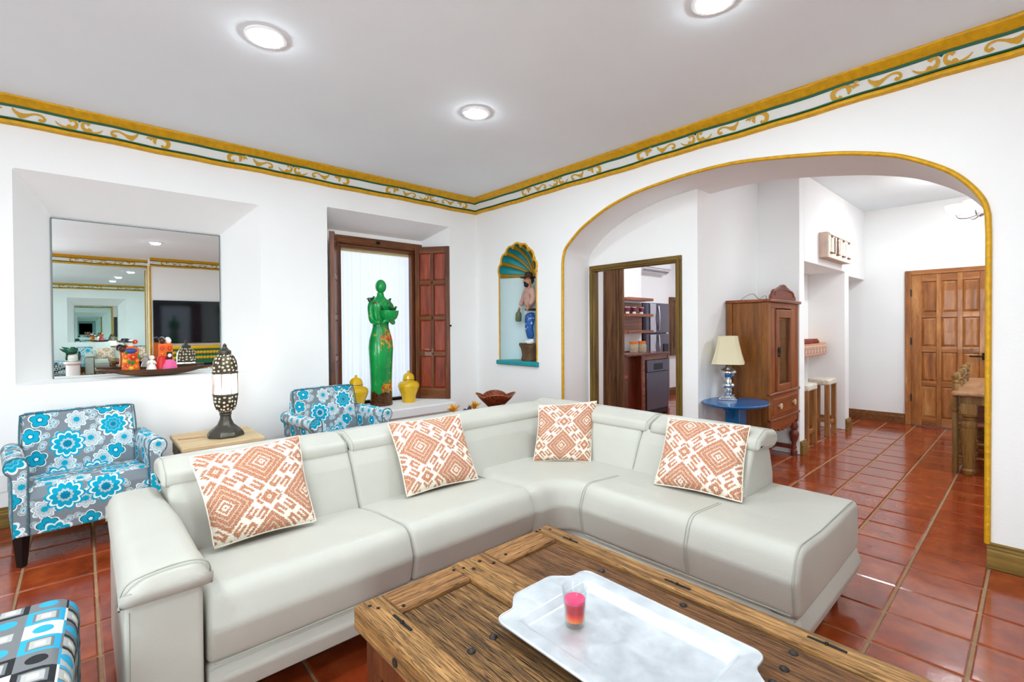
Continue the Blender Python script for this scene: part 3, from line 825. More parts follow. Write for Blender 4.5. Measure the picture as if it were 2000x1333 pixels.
def pillow(bl, br, tl, tr, T, label, rot=0, tabs=False, group='ikat throw cushions on the sofa'):
    bl, br, tl, tr = map(Vector, (bl, br, tl, tr))
    c = (bl + br + tl + tr) / 4
    base = Vector((c.x, c.y, min(bl.z, br.z)))
    root = thing('throw_cushion', label, 'cushion', base, 0, group)
    n = 22; N = ((br - bl).cross(tl - bl)).normalized()
    if N.dot(Vector((-c.x, -c.y, 0))) < 0: N = -N
    b = MB(); vs = []; uvs = []
    for side in (1, -1):
        for j in range(n + 1):
            for i in range(n + 1):
                a = 2 * i / n - 1; q = 2 * j / n - 1
                pin = 0.055 * (1 - abs(a) ** 1.5) * abs(q) ** 3, 0.055 * (1 - abs(q) ** 1.5) * abs(a) ** 3
                aa = a * (1 - pin[1]); qq = q * (1 - pin[0])
                s_, t_ = (aa + 1) / 2, (qq + 1) / 2
                p = bl * (1 - s_) * (1 - t_) + br * s_ * (1 - t_) + tl * (1 - s_) * t_ + tr * s_ * t_
                th = T * (max(0, 1 - a * a) ** 0.42) * (max(0, 1 - q * q) ** 0.42)
                wr = 0.004 * math.sin(7 * a + 3 * q) * (1 - a * a) * (1 - q * q) + 0.006 * math.sin(11 * q + 5 * a) * abs(a) ** 2 * (1 - abs(a))
                vs.append(p + N * side * (th + wr + 0.002) - base)
                u_, v_ = (a + 1) / 2, (q + 1) / 2
                for _ in range(rot): u_, v_ = v_, 1 - u_
                uvs.append((u_, v_))
    m = (n + 1) ** 2
    fs = []
    for s_ in (0, 1):
        for j in range(n):
            for i in range(n):
                q = s_ * m + j * (n + 1) + i
                f = (q, q + 1, q + n + 2, q + n + 1)
                fs.append(f if s_ == 0 else f[::-1])
    ed = [j * (n + 1) for j in range(n + 1)]; edr = [j * (n + 1) + n for j in range(n + 1)]
    bo = list(range(n + 1)); to = [n * (n + 1) + i for i in range(n + 1)]
    for e in (ed, edr, bo, to):
        for k in range(n): fs.append((e[k], e[k + 1], m + e[k + 1], m + e[k]))
    b.add(vs, fs)
    b.build('cover', M['ikat'], root, smooth=80, uv=uvs)
    edge = [vs[i] - N * 0.002 for i in bo] + [vs[i] - N * 0.002 for i in edr[1:]] + [vs[i] - N * 0.002 for i in to[::-1][1:]] + [vs[i] - N * 0.002 for i in ed[::-1][1:-1]]
    MB().tube(edge, 0.0035, 6, closed=True).build('edge_seam', M['cream_cloth'], root, smooth=60)
    if tabs:
        p = vs[edr[3]]
        MB().box(-0.008, 0.012, -0.0015, 0.0015, -0.014, 0.014).build('care_tag', M['cream_cloth'], root, loc=p)
    return root
pillow((0.345, 1.975, 0.468), (0.70, 1.975, 0.468), (0.30, 2.175, 0.765), (0.715, 2.215, 0.775), 0.062, 'rust and cream patterned cushion nearest the sofa arm')
pillow((1.125, 1.985, 0.462), (1.53, 1.965, 0.462), (1.16, 2.235, 0.765), (1.575, 2.19, 0.765), 0.058, 'rust and cream patterned cushion before the yellow jar', rot=1)
pillow((1.995, 2.02, 0.452), (2.225, 1.775, 0.452), (2.085, 2.06, 0.77), (2.475, 1.92, 0.77), 0.055, 'rust and cream patterned cushion in the corner of the sofa', rot=2)
pillow((2.115, 1.285, 0.466), (2.17, 0.882, 0.466), (2.335, 1.33, 0.76), (2.425, 0.945, 0.76), 0.06, 'rust and cream patterned cushion beside the chaise end', rot=3, tabs=True)

# ================================================================== COFFEE TABLE
M['old_wood_y'] = wood('weathered_wood_y', srgb(74, 46, 20), srgb(158, 110, 58), srgb(198, 152, 94), 1, 10, 34, 0.55, 0.5, crack=True)
M['old_wood_x'] = wood('weathered_wood_x', srgb(90, 56, 28), srgb(150, 102, 54), srgb(192, 144, 86), 0, 10, 30, 0.55, 0.4, crack=True)
M['panel_wood'] = wood('dark_weathered_planks', srgb(46, 30, 16), srgb(134, 92, 48), srgb(176, 132, 78), 1, 10, 40, 0.6, 0.8, crack=True)
M['panel_wood2'] = wood('brown_weathered_planks', srgb(54, 32, 16), srgb(120, 78, 42), srgb(150, 102, 58), 1, 10, 40, 0.6, 0.6, crack=True)
M['leg_wood'] = wood('red_brown_wood', srgb(52, 22, 10), srgb(96, 48, 22), srgb(128, 70, 34), 2, 8, 10, 0.5, 0.3)
TZ = 0.5; TY1, TYN = 1.25, -0.16
ct = thing('coffee_table', 'rustic coffee table made from an old panelled wooden door', 'table', (0.93, 0.55, 0), R(0.6))
def tb(name, x0, x1, y0, y1, z0, z1, mat, bev=0.005):
    return MB().box(x0 - 0.93, x1 - 0.93, y0 - 0.55, y1 - 0.55, z0, z1).build(name, mat, ct, bevel=bev)
tb('stile', 0.545, 0.628, TYN, TY1, 0.435, TZ, M['old_wood_y'], 0.009)
tb('stile', 0.866, 0.932, TYN, TY1, 0.45, TZ - 0.001, M['old_wood_y'])
tb('stile', 0.9335, 1.0, TYN, TY1, 0.45, TZ - 0.002, M['old_wood_y'])
tb('stile', 1.247, 1.319, TYN, TY1, 0.435, TZ, M['old_wood_y'], 0.007)
for (x0, x1) in ((0.629, 0.8645), (1.0015, 1.2455)):
    tb('rail', x0, x1, 1.142, TY1 - 0.003, 0.45, TZ - 0.001, M['old_wood_x'])
    tb('rail', x0, x1, TYN + 0.003, TYN + 0.11, 0.45, TZ - 0.001, M['old_wood_x'])
for (x0, x1, mt) in ((0.634, 0.742, 'panel_wood'), (0.7435, 0.859, 'panel_wood'), (1.006, 1.105, 'panel_wood2'), (1.1065, 1.241, 'panel_wood2')):
    tb('plank', x0, x1, TYN + 0.11, 1.138, 0.455, TZ - 0.011, M[mt], 0.003)
for (x, y) in ((0.675, 0.895), (0.746, 0.899), (1.198, 0.908), (1.209, 0.644), (1.214, 0.376), (1.143, 0.373), (1.08, 0.374), (0.68, 0.62), (0.75, 0.61), (0.69, 0.35), (0.76, 0.35)):
    MB().lathe([(0.0, 0.007), (0.006, 0.006), (0.0105, 0.002), (0.0105, -0.004), (0.0, -0.004)], (x - 0.93, y - 0.55, TZ - 0.011), 10).build('nail_head', M['old_iron'], ct, smooth=50)
for (x, y0, y1) in ((0.604, 1.135, 1.045), (1.276, 1.135, 1.068), (1.277, 0.738, 0.658), (1.287, 0.368, 0.287)):
    b = MB()
    b.box(x - 0.004 - 0.93, x + 0.004 - 0.93, y1 - 0.55, (y0 + y1) / 2 - 0.004 - 0.55, TZ - 0.004, TZ + 0.0025)
    b.box(x - 0.004 - 0.93, x + 0.004 - 0.93, (y0 + y1) / 2 + 0.002 - 0.55, y0 - 0.55, TZ - 0.004, TZ + 0.002)
    b.ball((x - 0.93, (y0 + y1) / 2 - 0.55, TZ), 0.006, 8, 6)
    b.build('iron_strap', M['black_iron'], ct, bevel=0.0015)
for (x, y) in ((0.589, 1.19), (0.577, 1.215), (0.645, 1.155), (0.855, 1.215), (0.885, 1.205), (0.905, 1.18), (0.95, 1.205), (0.975, 1.165), (1.04, 1.18), (1.26, 1.235), (1.29, 1.21), (1.24, 1.232)):
    MB().lathe([(0.0, 0.0012), (0.0055, 0.0008), (0.0055, -0.003), (0, -0.003)], (x - 0.93, y - 0.55, TZ), 8).build('peg', M['black_iron'], ct, smooth=50)
tb('apron', 0.575, 1.29, 1.20, 1.235, 0.34, 0.45, M['leg_wood'])
tb('apron', 0.565, 0.60, TYN + 0.05, 1.2, 0.35, 0.44, M['leg_wood'])
tb('apron', 1.262, 1.298, TYN + 0.05, 1.2, 0.35, 0.44, M['leg_wood'])
for x in (0.572, 1.222):
    for y in (1.155, TYN + 0.05):
        tb('leg', x, x + 0.07, y, y + 0.075, 0.0, 0.45, M['leg_wood'], 0.006)
for y in (1.02,):
    MB().tube([(0.542 - 0.93, y - 0.55, 0.462), (0.56 - 0.93, y - 0.55, 0.462)], 0.011, 10).build('bolt', M['old_iron'], ct, smooth=40)

# ================================================================== TRAY AND GLASS
def _alu():
    t = NT('beaten_aluminium'); v = t.coord()
    t.col(t.ramp(t.noise(v, 14, 4), [(0.35, srgb(196, 203, 210)), (0.7, srgb(222, 228, 233))]))
    t.bump(t.math('ADD', t.noise(v, 12, 3), t.math('MULTIPLY', t.noise(v, 90, 3), 0.25)), 0.12, 0.006)
    sp = t.ramp(t.noise(v, 40, 3), [(0.3, (0.3, 0.3, 0.3, 1)), (0.7, (0.45, 0.45, 0.45, 1))])
    return t.set(sp, 0.6)
M['alu'] = _alu()
def tray():
    x0, x1, y0, y1 = 0.755, 1.108, 0.40, 0.905
    cx, cy = (x0 + x1) / 2, (y0 + y1) / 2
    def outline(ins, lip):
        a, b_, c_, d_ = x0 + ins, x1 - ins, y0 + ins, y1 - ins
        if not lip:
            return roundpoly([(a, c_, 0.02), (b_, c_, 0.02), (b_, d_, 0.02), (a, d_, 0.02)], 8)
        h = 0.045; w = 0.085
        pts = [(a, c_, 0.055), (cx - w - 0.03, c_, 0.03), (cx - w + 0.015, c_ - h, 0.04), (cx + w - 0.015, c_ - h, 0.04), (cx + w + 0.03, c_, 0.03), (b_, c_, 0.055),
               (b_, d_, 0.055), (cx + w + 0.03, d_, 0.03), (cx + w - 0.015, d_ + h, 0.04), (cx - w + 0.015, d_ + h, 0.04), (cx - w - 0.03, d_, 0.03), (a, d_, 0.055)]
        return roundpoly(pts, 8)
    root = thing('serving_tray', 'beaten aluminium tray with shaped end handles on the coffee table', 'tray', (cx, cy, TZ + 0.001))
    lipo = outline(0, True); n = len(lipo)
    def ring(f, z): return [(x - cx, y - cy, z) for x, y in f]
    # inner outline sampled to match the lip
    def inner(ins):
        out = []
        for (x, y) in lipo:
            a, b_, c_, d_ = x0 + ins, x1 - ins, y0 + ins, y1 - ins
            xx = min(max(x, a), b_); yy = min(max(y, c_), d_); r = 0.02
            # rounded corner clamp
            kx = a + r if xx < a + r else (b_ - r if xx > b_ - r else None); ky = c_ + r if yy < c_ + r else (d_ - r if yy > d_ - r else None)
            if kx is not None and ky is not None:
                v = Vector((x - kx, y - ky)); l = v.length or 1; v *= r / l; xx, yy = kx + v.x, ky + v.y
            out.append((xx, yy))
        return out
    rings = [ring(lipo, 0.020), ring([((x - cx) * 0.992 + cx, (y - cy) * 0.994 + cy) for x, y in lipo], 0.026), ring(inner(0.035), 0.024), ring(inner(0.04), 0.0225), ring(inner(0.052), 0.008), ring(inner(0.058), 0.006)]
    b = MB(); vs = [v for r in rings for v in r]
    fs = [(k * n + i, k * n + (i + 1) % n, (k + 1) * n + (i + 1) % n, (k + 1) * n + i) for k in range(len(rings) - 1) for i in range(n)]
    fs.append(tuple((len(rings) - 1) * n + i for i in range(n)))
    # underside
    o = len(vs); vs += ring(inner(0.045), 0.0); fs += [(i, o + i, o + (i + 1) % n, (i + 1) % n) for i in range(n)] + [tuple(o + i for i in range(n - 1, -1, -1))]
    b.add(vs, fs); b.build('pan', M['alu'], root, smooth=40, fix=True)
    MB().tube([(x, y, 0.0245) for x, y, z in rings[0]], 0.0032, 6, closed=True).build('rolled_rim', M['alu'], root, smooth=60)
tray()
def thin_glass(name, tint, refl=1.0):
    t = NT(name); tr = t.node('ShaderNodeBsdfTransparent'); gl_ = t.node('ShaderNodeBsdfGlossy'); mx = t.node('ShaderNodeMixShader'); lw = t.node('ShaderNodeLayerWeight')
    tr.inputs[0].default_value = tint; gl_.inputs['Roughness'].default_value = 0.03; lw.inputs[0].default_value = 0.5
    f = t.math('ADD', 0.03, t.math('MULTIPLY', t.math('POWER', lw.outputs['Facing'], 3.5), 0.55 * refl))
    t.t.links.new(f, mx.inputs[0]); t.t.links.new(tr.outputs[0], mx.inputs[1]); t.t.links.new(gl_.outputs[0], mx.inputs[2]); t.t.links.new(mx.outputs[0], t.out.inputs[0])
    return t.m
M['glass'] = thin_glass('clear_glass', (0.93, 0.95, 0.95, 1))
def _drink():
    t = NT('red_layered_drink'); z = t.sep(t.coord())[2]
    t.col(t.ramp(t.math('MULTIPLY', z, 16.0), [(0.2, srgb(246, 130, 40)), (0.45, srgb(226, 50, 16)), (0.6, srgb(176, 6, 22)), (0.9, srgb(178, 8, 30)), (1.0, srgb(226, 60, 110))]))
    return t.set(0.25, 0, 0.4)
M['drink'] = _drink()
gl = thing('drinking_glass', 'small clear tumbler of red and orange juice on the tray', 'glass', (0.906, 0.775, TZ + 0.0075))
MB().lathe([(0.0, 0.0), (0.0235, 0.0), (0.0245, 0.004), (0.0315, 0.094), (0.0305, 0.0955), (0.0295, 0.094), (0.0232, 0.014), (0.0, 0.012)], seg=36).build('tumbler', M['glass'], gl, smooth=40)
MB().lathe([(0.0, 0.0125), (0.0225, 0.0142), (0.0258, 0.052), (0.026, 0.0535), (0.0262, 0.066), (0.0, 0.067)], seg=36).build('drink', M['drink'], gl, smooth=40)

# ================================================================== DOWNLIGHT FIXTURES
M['lamp_glow'] = NT('lamp_diffuser').set(0.5, emit=(LCOL[0], LCOL[1], LCOL[2], 1), estr=78)
M['white_metal'] = plain('white_enamel', srgb(240, 240, 240), 0.4)
dl = None
DLN = {0: 'round ceiling downlight above the side table lantern', 1: 'round ceiling downlight above the sofa corner', 2: 'round ceiling downlight over the chaise end',
       3: 'round ceiling downlight over the coffee table', 4: 'round ceiling downlight between the mirrors', }
for i, (x, y) in enumerate(DOWNLIGHTS):
    t = thing('downlight', DLN.get(i) or ('round ceiling downlight ' + ['left of the lantern, near the back wall', 'above the checked ottoman', 'behind the checked ottoman', 'added in front of the green wall mirror to brighten the television wall'][i - 5]), 'downlight', (x, y, ZC), 0, 'round ceiling downlights')
    MB().lathe([(0.078, -0.004), (0.078, -0.012), (0.098, -0.008), (0.098, 0.0), (0.078, 0.0)], seg=32).build('rim', M['white_metal'], t, smooth=40)
    MB().lathe([(0.078, -0.002), (0.077, -0.008), (0.068, -0.017), (0.046, -0.023), (0.02, -0.026), (0.0, -0.027)], seg=24).build('diffuser', M['lamp_glow'], t, smooth=60)
for k, (x, y) in enumerate(DINING + KITCHEN):
    t = thing('downlight', ['added downlight in the dining room beyond the arch', 'added downlight at the far end of the dining room', 'added downlight above the dining chairs', 'added downlight in the dining room corner', 'added unseen kitchen ceiling light inside the doorway', 'added unseen kitchen ceiling light near the refrigerator'][k], 'downlight', (x, y, ZC), 0, 'added dining room and kitchen downlights')
    MB().lathe([(0.078, -0.002), (0.077, -0.008), (0.068, -0.017), (0.046, -0.023), (0.02, -0.026), (0.0, -0.027)], seg=24).build('diffuser', M['lamp_glow'], t, smooth=60)
    MB().lathe([(0.078, -0.004), (0.078, -0.012), (0.098, -0.008), (0.098, 0.0), (0.078, 0.0)], seg=24).build('rim', M['white_metal'], t, smooth=40)

# ================================================================== MIRRORS, TELEVISION SIDE
def _mirror(name, c):
    t = NT(name); t.col(c); return t.set(0.0, 1.0)
M['mirror'] = _mirror('silvered_glass', (0.84, 0.885, 0.88, 1))
M['mirror_green'] = _mirror('green_tinted_mirror', (0.70, 0.82, 0.79, 1))
M['mirror_edge'] = plain('mirror_edge', srgb(70, 96, 90), 0.3)
mr = thing('niche_mirror', 'frameless mirror set in the back of the splayed wall niche', 'mirror', (0.375, MY, MZ0))
MB().box(MX0 + 0.004 - 0.375, MX1 - 0.004 - 0.375, -0.002, 0.006, 0.002, MZ1 - MZ0 - 0.004).build('glass', M['mirror'], mr)
for q in ((MX0 + 0.002, MX0 + 0.006, 0, MZ1 - MZ0), (MX1 - 0.006, MX1 - 0.002, 0, MZ1 - MZ0), (MX0 + 0.002, MX1 - 0.002, MZ1 - MZ0 - 0.006, MZ1 - MZ0 - 0.002)):
    MB().box(q[0] - 0.375, q[1] - 0.375, -0.004, 0.006, q[2], q[3]).build('polished_edge', M['mirror_edge'], mr)
wm = thing('wall_mirror', 'tall green tinted wall mirror beside the television, seen in the niche mirror', 'mirror', (0.2, YF, 0.02))
MB().box(-1.3, PX0 - 0.2, 0.0, 0.012, 0.0, CB - 0.03).build('glass', M['mirror_green'], wm)
MB().tube([(PX0 - 0.2, 0.02, 0), (PX0 - 0.2, 0.02, CB - 0.02)], 0.016, 8).build('gold_bead', M['gold'], wm, smooth=60)
MB().tube([(PX0, PYF - 0.0, 0), (PX0, PYF, CB)], 0.018, 8).build('trim_11', M['gold'], kind='structure', smooth=60, label='gold bead on the edge of the chimney breast')
M['tv_black'] = plain('television_glass', srgb(12, 20, 30), 0.06, spec=0.9)
M['tv_case'] = plain('television_case', srgb(14, 14, 15), 0.4)
tv = thing('television', 'large black flat television above the carved yellow console, seen in the mirror', 'television', (1.86, PYF, 0.98))
MB().box(-0.76, 0.76, 0.02, 0.055, 0.0, 0.90).build('case', M['tv_case'], tv, bevel=0.006)
MB().box(-0.75, 0.75, 0.055, 0.058, 0.02, 0.89).build('screen', M['tv_black'], tv)
MB().box(-0.2, 0.2, 0.0, 0.02, 0.25, 0.65).build('wall_bracket', M['tv_case'], tv)
M['yellow_paint'] = plain('yellow_enamel', srgb(236, 184, 24), 0.35, var=0.12)
M['green_paint2'] = plain('green_enamel', srgb(28, 112, 76), 0.4)
cs = thing('carved_console', 'carved yellow and green console under the television, seen in the mirror', 'console', (1.86, PYF + 0.22, 0))
MB().box(-0.78, 0.78, -0.2, 0.2, 0.86, 0.93).build('top', M['yellow_paint'], cs, bevel=0.02, bseg=3)
MB().box(-0.76, 0.76, -0.2, 0.17, 0.56, 0.86).build('carcass', M['green_paint2'], cs)
MB().box(-0.76, 0.76, -0.18, 0.14, 0.0, 0.56).build('base', M['black_leg'], cs)
for row in (0.79, 0.68):
    for k in range(26):
        x = -0.74 + k * 0.0585
        MB().ball((0, 0, 0), 0.042, 10, 6, (0.8, 0.45, 0.85, Matrix.Rotation(R(38), 3, 'Y'))).build('rope_carving', M['yellow_paint'], cs, loc=(x, 0.175, row), smooth=60)
tvb = thing('ceramic_bird', 'green and white glazed bird ornament on a plinth by the wall mirror', 'ornament', (-0.12, -2.5, -0.0))
M['bird_green'] = plain('bottle_green_glaze', srgb(18, 84, 60), 0.15); M['white_glaze'] = plain('white_glaze', srgb(238, 238, 234), 0.2)
MB().lathe([(0, 0), (0.13, 0), (0.13, 0.03), (0.1, 0.05), (0.1, 0.62), (0.13, 0.65), (0.13, 0.68), (0, 0.68)], seg=24).build('plinth', M['white_glaze'], tvb, smooth=40)
MB().ball((0, 0, 0.76), 0.09, 18, 12, (1, 1, 0.9)).build('body', M['white_glaze'], tvb, smooth=60)
MB().ball((-0.02, 0.03, 0.87), 0.075, 18, 12, (1.2, 1, 0.8)).build('head', M['bird_green'], tvb, smooth=60)
MB().tube([(-0.05, 0.05, 0.87), (-0.13, 0.06, 0.9), (-0.18, 0.06, 0.93)], [0.04, 0.025, 0.004], 10).build('beak', M['bird_green'], tvb, smooth=60)
for s in (-1, 1): MB().ball((s * 0.085, 0, 0.77), 0.065, 12, 8, (0.4, 1, 1)).build('wing', M['bird_green'], tvb, smooth=60)

# ================================================================== WINDOW WITH SHUTTERS AND CURTAIN
M['win_wood_z'] = wood('window_wood_upright', srgb(50, 24, 12), srgb(104, 54, 26), srgb(140, 80, 40), 2, 8, 14, 0.35, 0.25, coat=0.2)
M['win_wood_x'] = wood('window_wood_level', srgb(56, 28, 14), srgb(110, 60, 28), srgb(148, 88, 44), 0, 8, 14, 0.35, 0.25, coat=0.2)
M['shut_panel'] = wood('shutter_panel_wood', srgb(92, 34, 22), srgb(146, 62, 40), srgb(176, 88, 54), 2, 8, 12, 0.32, 0.2, coat=0.2)
win = thing('window_1', 'dark wooden casement window with folded panel shutters', None, (2.4, VY, WZ0), kind='structure')
wx = lambda x: x - 2.4
wz = lambda z: z - WZ0
def wbox(name, x0, x1, y0, y1, z0, z1, mat, bev=0.006, par=None):
    return MB().box(wx(x0), wx(x1), y0 - VY, y1 - VY, wz(z0), wz(z1)).build(name, mat, par or win, bevel=bev)
FY0, FY1 = 4.765, 4.86
wbox('frame', 1.905, 2.925, FY0, FY1, 2.135, 2.215, M['win_wood_x'])
wbox('frame', 1.905, 1.955, FY0, FY1, WZ0, 2.135, M['win_wood_z'])
wbox('frame', 2.845, 2.925, FY0, FY1, WZ0, 2.135, M['win_wood_z'])
wbox('inner_frame', 1.955, 2.845, FY0 + 0.03, FY1, 2.10, 2.135, M['win_wood_x'])
wbox('inner_frame', 2.80, 2.845, FY0 + 0.03, FY1, WZ0, 2.10, M['win_wood_z'])
wbox('inner_frame', 1.955, 1.985, FY0 + 0.03, FY1, WZ0, 2.10, M['win_wood_z'])
wbox('latch', 2.36, 2.40, FY0 - 0.012, FY0, 2.16, 2.19, M['black_iron'], 0.002)
wbox('track', 1.97, 2.83, FY0 + 0.03, FY1, WZ0, WZ0 + 0.03, M['black_iron'], 0.003)
# curtain with fine pleats
def _curtain():
    t = NT('sheer_white_curtain')
    d = t.node('ShaderNodeBsdfDiffuse'); tr = t.node('ShaderNodeBsdfTranslucent'); mx = t.node('ShaderNodeMixShader')
    d.inputs[0].default_value = (0.9, 0.92, 0.95, 1); tr.inputs[0].default_value = (0.88, 0.93, 1.0, 1); mx.inputs[0].default_value = 0.6
    t.t.links.new(d.outputs[0], mx.inputs[1]); t.t.links.new(tr.outputs[0], mx.inputs[2]); t.t.links.new(mx.outputs[0], t.out.inputs[0])
    return t.m
M['curtain'] = _curtain()
cu = thing('curtain', 'sheer white curtain hanging inside the shuttered window', 'curtain', (2.4, 4.87, WZ0 + 0.03))
b = MB(); n = 150; vs = []
for k in range(n + 1):
    x = 1.90 + 1.0 * k / n; y = 0.006 * math.sin(k * 0.9) + 0.004 * math.sin(k * 0.37)
    vs += [(x - 2.4, y * 1.6, 0.0), (x - 2.4, y, 0.9), (x - 2.4, y * 0.6, 1.64)]
b.add(vs, [(3 * k + j, 3 * k + j + 1, 3 * k + j + 4, 3 * k + j + 3) for k in range(n) for j in (0, 1)]); b.build('cloth', M['curtain'], cu, smooth=80, fix=False)
MB().box(-0.5, 0.5, -0.012, 0.012, 1.585, 1.645).build('heading_tape', plain('curtain_heading', srgb(218, 200, 150), 0.8), cu)
# right shutter, folded towards the room
def shutter(name, hinge, ang, w, h, label, flip=False):
    root = bpy.data.objects.new(name, None); COL.objects.link(root); root.parent = win; root.location = (wx(hinge[0]), hinge[1] - VY, wz(hinge[2])); root.rotation_euler.z = ang
    root['label'] = label
    th = 0.045
    cols = 2; st = 0.036 if not flip else 0.036
    def p(name_, x0, x1, z0, z1, y0, y1, mat, bev=0.004): return MB().box(x0, x1, y0, y1, z0, z1).build(name_, mat, root, bevel=bev)
    xs = [0, 0.05, w / 2 - 0.017, w / 2 + 0.017, w - 0.05, w]
    p('stile', 0, xs[1], 0, h, 0, th, M['win_wood_z']); p('stile', xs[4], w, 0, h, 0, th, M['win_wood_z'])
    p('mullion', xs[2], xs[3], 0.10, h - 0.06, 0.003, th - 0.003, M['win_wood_z'])
    zs = [0.12, 0.12 + 0.365, 0.12 + 0.78, 0.12 + 1.18, h - 0.07]
    zz = [(0.12, 0.48), (0.53, 0.885), (0.935, 1.285), (1.335, h - 0.075)]
    p('rail', xs[1], xs[4], 0, 0.12, 0.002, th - 0.002, M['win_wood_x']); p('rail', xs[1], xs[4], h - 0.075, h, 0.002, th - 0.002, M['win_wood_x'])
    for a, b_ in ((0.48, 0.53), (0.885, 0.935), (1.285, 1.335)): p('rail', xs[1], xs[4], a, b_, 0.003, th - 0.003, M['win_wood_x'])
    for a, b_ in zz:
        for x0, x1 in ((xs[1], xs[2]), (xs[3], xs[4])):
            bb = MB(); i = 0.018
            for s0, s1 in ((0.016, 0.006), (th - 0.016, th - 0.006)):
                bb.add([(x0, s0, a), (x1, s0, a), (x1, s0, b_), (x0, s0, b_), (x0 + i, s1, a + i), (x1 - i, s1, a + i), (x1 - i, s1, b_ - i), (x0 + i, s1, b_ - i)],
                       [(0, 1, 5, 4), (1, 2, 6, 5), (2, 3, 7, 6), (3, 0, 4, 7), (4, 5, 6, 7)])
            bb.build('panel', M['shut_panel'], root)
    return root
SH_H = 1.715
hx, hy = 2.815, 4.742; ox, oy = 3.062, 4.425
shutter('shutter', (hx, hy, WZ0 + 0.004), math.atan2(oy - hy, ox - hx), math.hypot(ox - hx, oy - hy), SH_H, 'right-hand shutter leaf of eight reddish panels')
hx, hy = 1.935, 4.758; ox, oy = 1.775, 4.44
shutter('shutter', (ox, oy, WZ0 + 0.004), math.atan2(hy - oy, hx - ox), math.hypot(ox - hx, oy - hy), SH_H, 'shutter leaf seen edge-on at the window side by the mirror')
MB().ball((wx(3.07), 4.415 - VY, wz(1.28)), 0.012, 8, 6).build('shutter_knob', M['black_iron'], win, smooth=60)

# ---- things on the window ledge
def _green():
    t = NT('painted_green_ceramic'); v = t.coord(); x, y, z = t.sep(v)
    n1 = t.noise(v, 16, 4, 0.7); n2 = t.math('ADD', t.math('MULTIPLY', t.math('SUBTRACT', t.noise(v, 34, 3, 0.6), 0.5), 2.6), 0.5); ny_ = t.math('ADD', t.math('MULTIPLY', t.math('SUBTRACT', n1, 0.5), 2.4), 0.5); n3 = t.noise(v, 70, 3, 0.7)
    base = t.ramp(t.noise(v, 4, 2), [(0.35, srgb(4, 138, 64)), (0.7, srgb(14, 172, 82))])
    rim = lambda c, z0, w: t.math('SUBTRACT', 1.0, t.math('MINIMUM', 1.0, t.math('DIVIDE', t.math('ABSOLUTE', t.math('SUBTRACT', z, z0)), w)))
    # flower clusters at the hip, the foot and a rusty hem; all with their own ragged shapes
    front = t.math('GREATER_THAN', t.math('ADD', x, t.math('MULTIPLY', y, -0.5)), -0.005)
    hip = t.math('MULTIPLY', t.math('MULTIPLY', rim(v, 0.70, 0.15), front), 1.0)
    foot = rim(v, 0.17, 0.16)
    red = t.math('GREATER_THAN', t.math('ADD', n2, t.math('MULTIPLY', t.math('MAXIMUM', hip, t.math('MULTIPLY', foot, front)), 0.5)), 0.98)
    yel = t.math('GREATER_THAN', t.math('ADD', ny_, t.math('MULTIPLY', t.math('MAXIMUM', hip, t.math('MULTIPLY', foot, front)), 0.55)), 0.92)
    c = t.mix(yel, base, srgb(206, 158, 20)); c = t.mix(red, c, srgb(208, 52, 22))
    hem = t.math('MULTIPLY', t.math('SUBTRACT', 0.22, z), 6.0)
    rust = t.math('GREATER_THAN', t.math('ADD', hem, n1), 0.98)
    c = t.mix(rust, c, t.ramp(n3, [(0.35, srgb(34, 26, 16)), (0.6, srgb(96, 52, 20)), (0.75, srgb(60, 90, 30))]))
    sh = t.math('GREATER_THAN', t.math('ADD', n1, t.math('MULTIPLY', rim(v, 1.06, 0.03), 0.5)), 0.92)
    c = t.mix(sh, c, srgb(96, 64, 22))
    t.col(c); t.bump(n3, 0.1, 0.003)
    return t.set(0.18, 0, 0.5, 0.3)
M['sculpt'] = _green()
M['sculpt_dark'] = plain('dark_green_ceramic', srgb(22, 84, 48), 0.3, var=0.4, vscale=40)
sc = thing('ceramic_woman', 'tall green ceramic sculpture of a woman holding a bowl with small birds', 'sculpture', (2.31, 4.585, WZ0), R(2))
MB().lathe([(0, 0), (0.118, 0), (0.121, 0.02), (0.115, 0.06), (0.112, 0.2), (0.116, 0.35), (0.124, 0.5), (0.130, 0.6), (0.122, 0.68), (0.10, 0.76), (0.086, 0.81), (0.084, 0.84), (0.092, 0.89), (0.104, 0.96), (0.118, 1.02), (0.122, 1.06),
            (0.112, 1.08), (0.068, 1.105), (0.04, 1.135), (0.034, 1.17), (0.0, 1.175)], seg=40, sy=0.82).build('body', M['sculpt'], sc, smooth=50)
MB().ball((0, -0.01, 1.235), 0.064, 24, 16, (0.86, 0.92, 1.12)).build('head', M['sculpt'], sc, smooth=80)
for s in (-1, 1):
    MB().tube(spline([(s * 0.098, 0.0, 1.062), (s * 0.116, -0.01, 1.02), (s * 0.116, -0.016, 0.95), (s * 0.112, -0.03, 0.885), (s * 0.10, -0.07, 0.862), (s * 0.07, -0.125, 0.862)], 5),
              [0.022] + [0.031] * 8 + [0.030] * 9 + [0.024] * 7 + [0.016], 12).build('arm', M['sculpt'], sc, smooth=60)
    for f in range(4):
        MB().tube([(s * (0.06 - f * 0.004), -0.152 - f * 0.004, 0.862 + f * 0.006), (s * (0.03 - f * 0.002), -0.172 - f * 0.003, 0.868 + f * 0.007), (s * 0.004, -0.176, 0.874 + f * 0.008)], [0.008, 0.007, 0.004], 6).build('finger', M['sculpt'], sc, smooth=60)
MB().lathe([(0, 0), (0.035, 0), (0.075, 0.03), (0.094, 0.075), (0.097, 0.11), (0.091, 0.111), (0.085, 0.08), (0.06, 0.035), (0, 0.02)], (0.015, -0.145, 0.87), 28).build('bowl', M['sculpt'], sc, smooth=50)
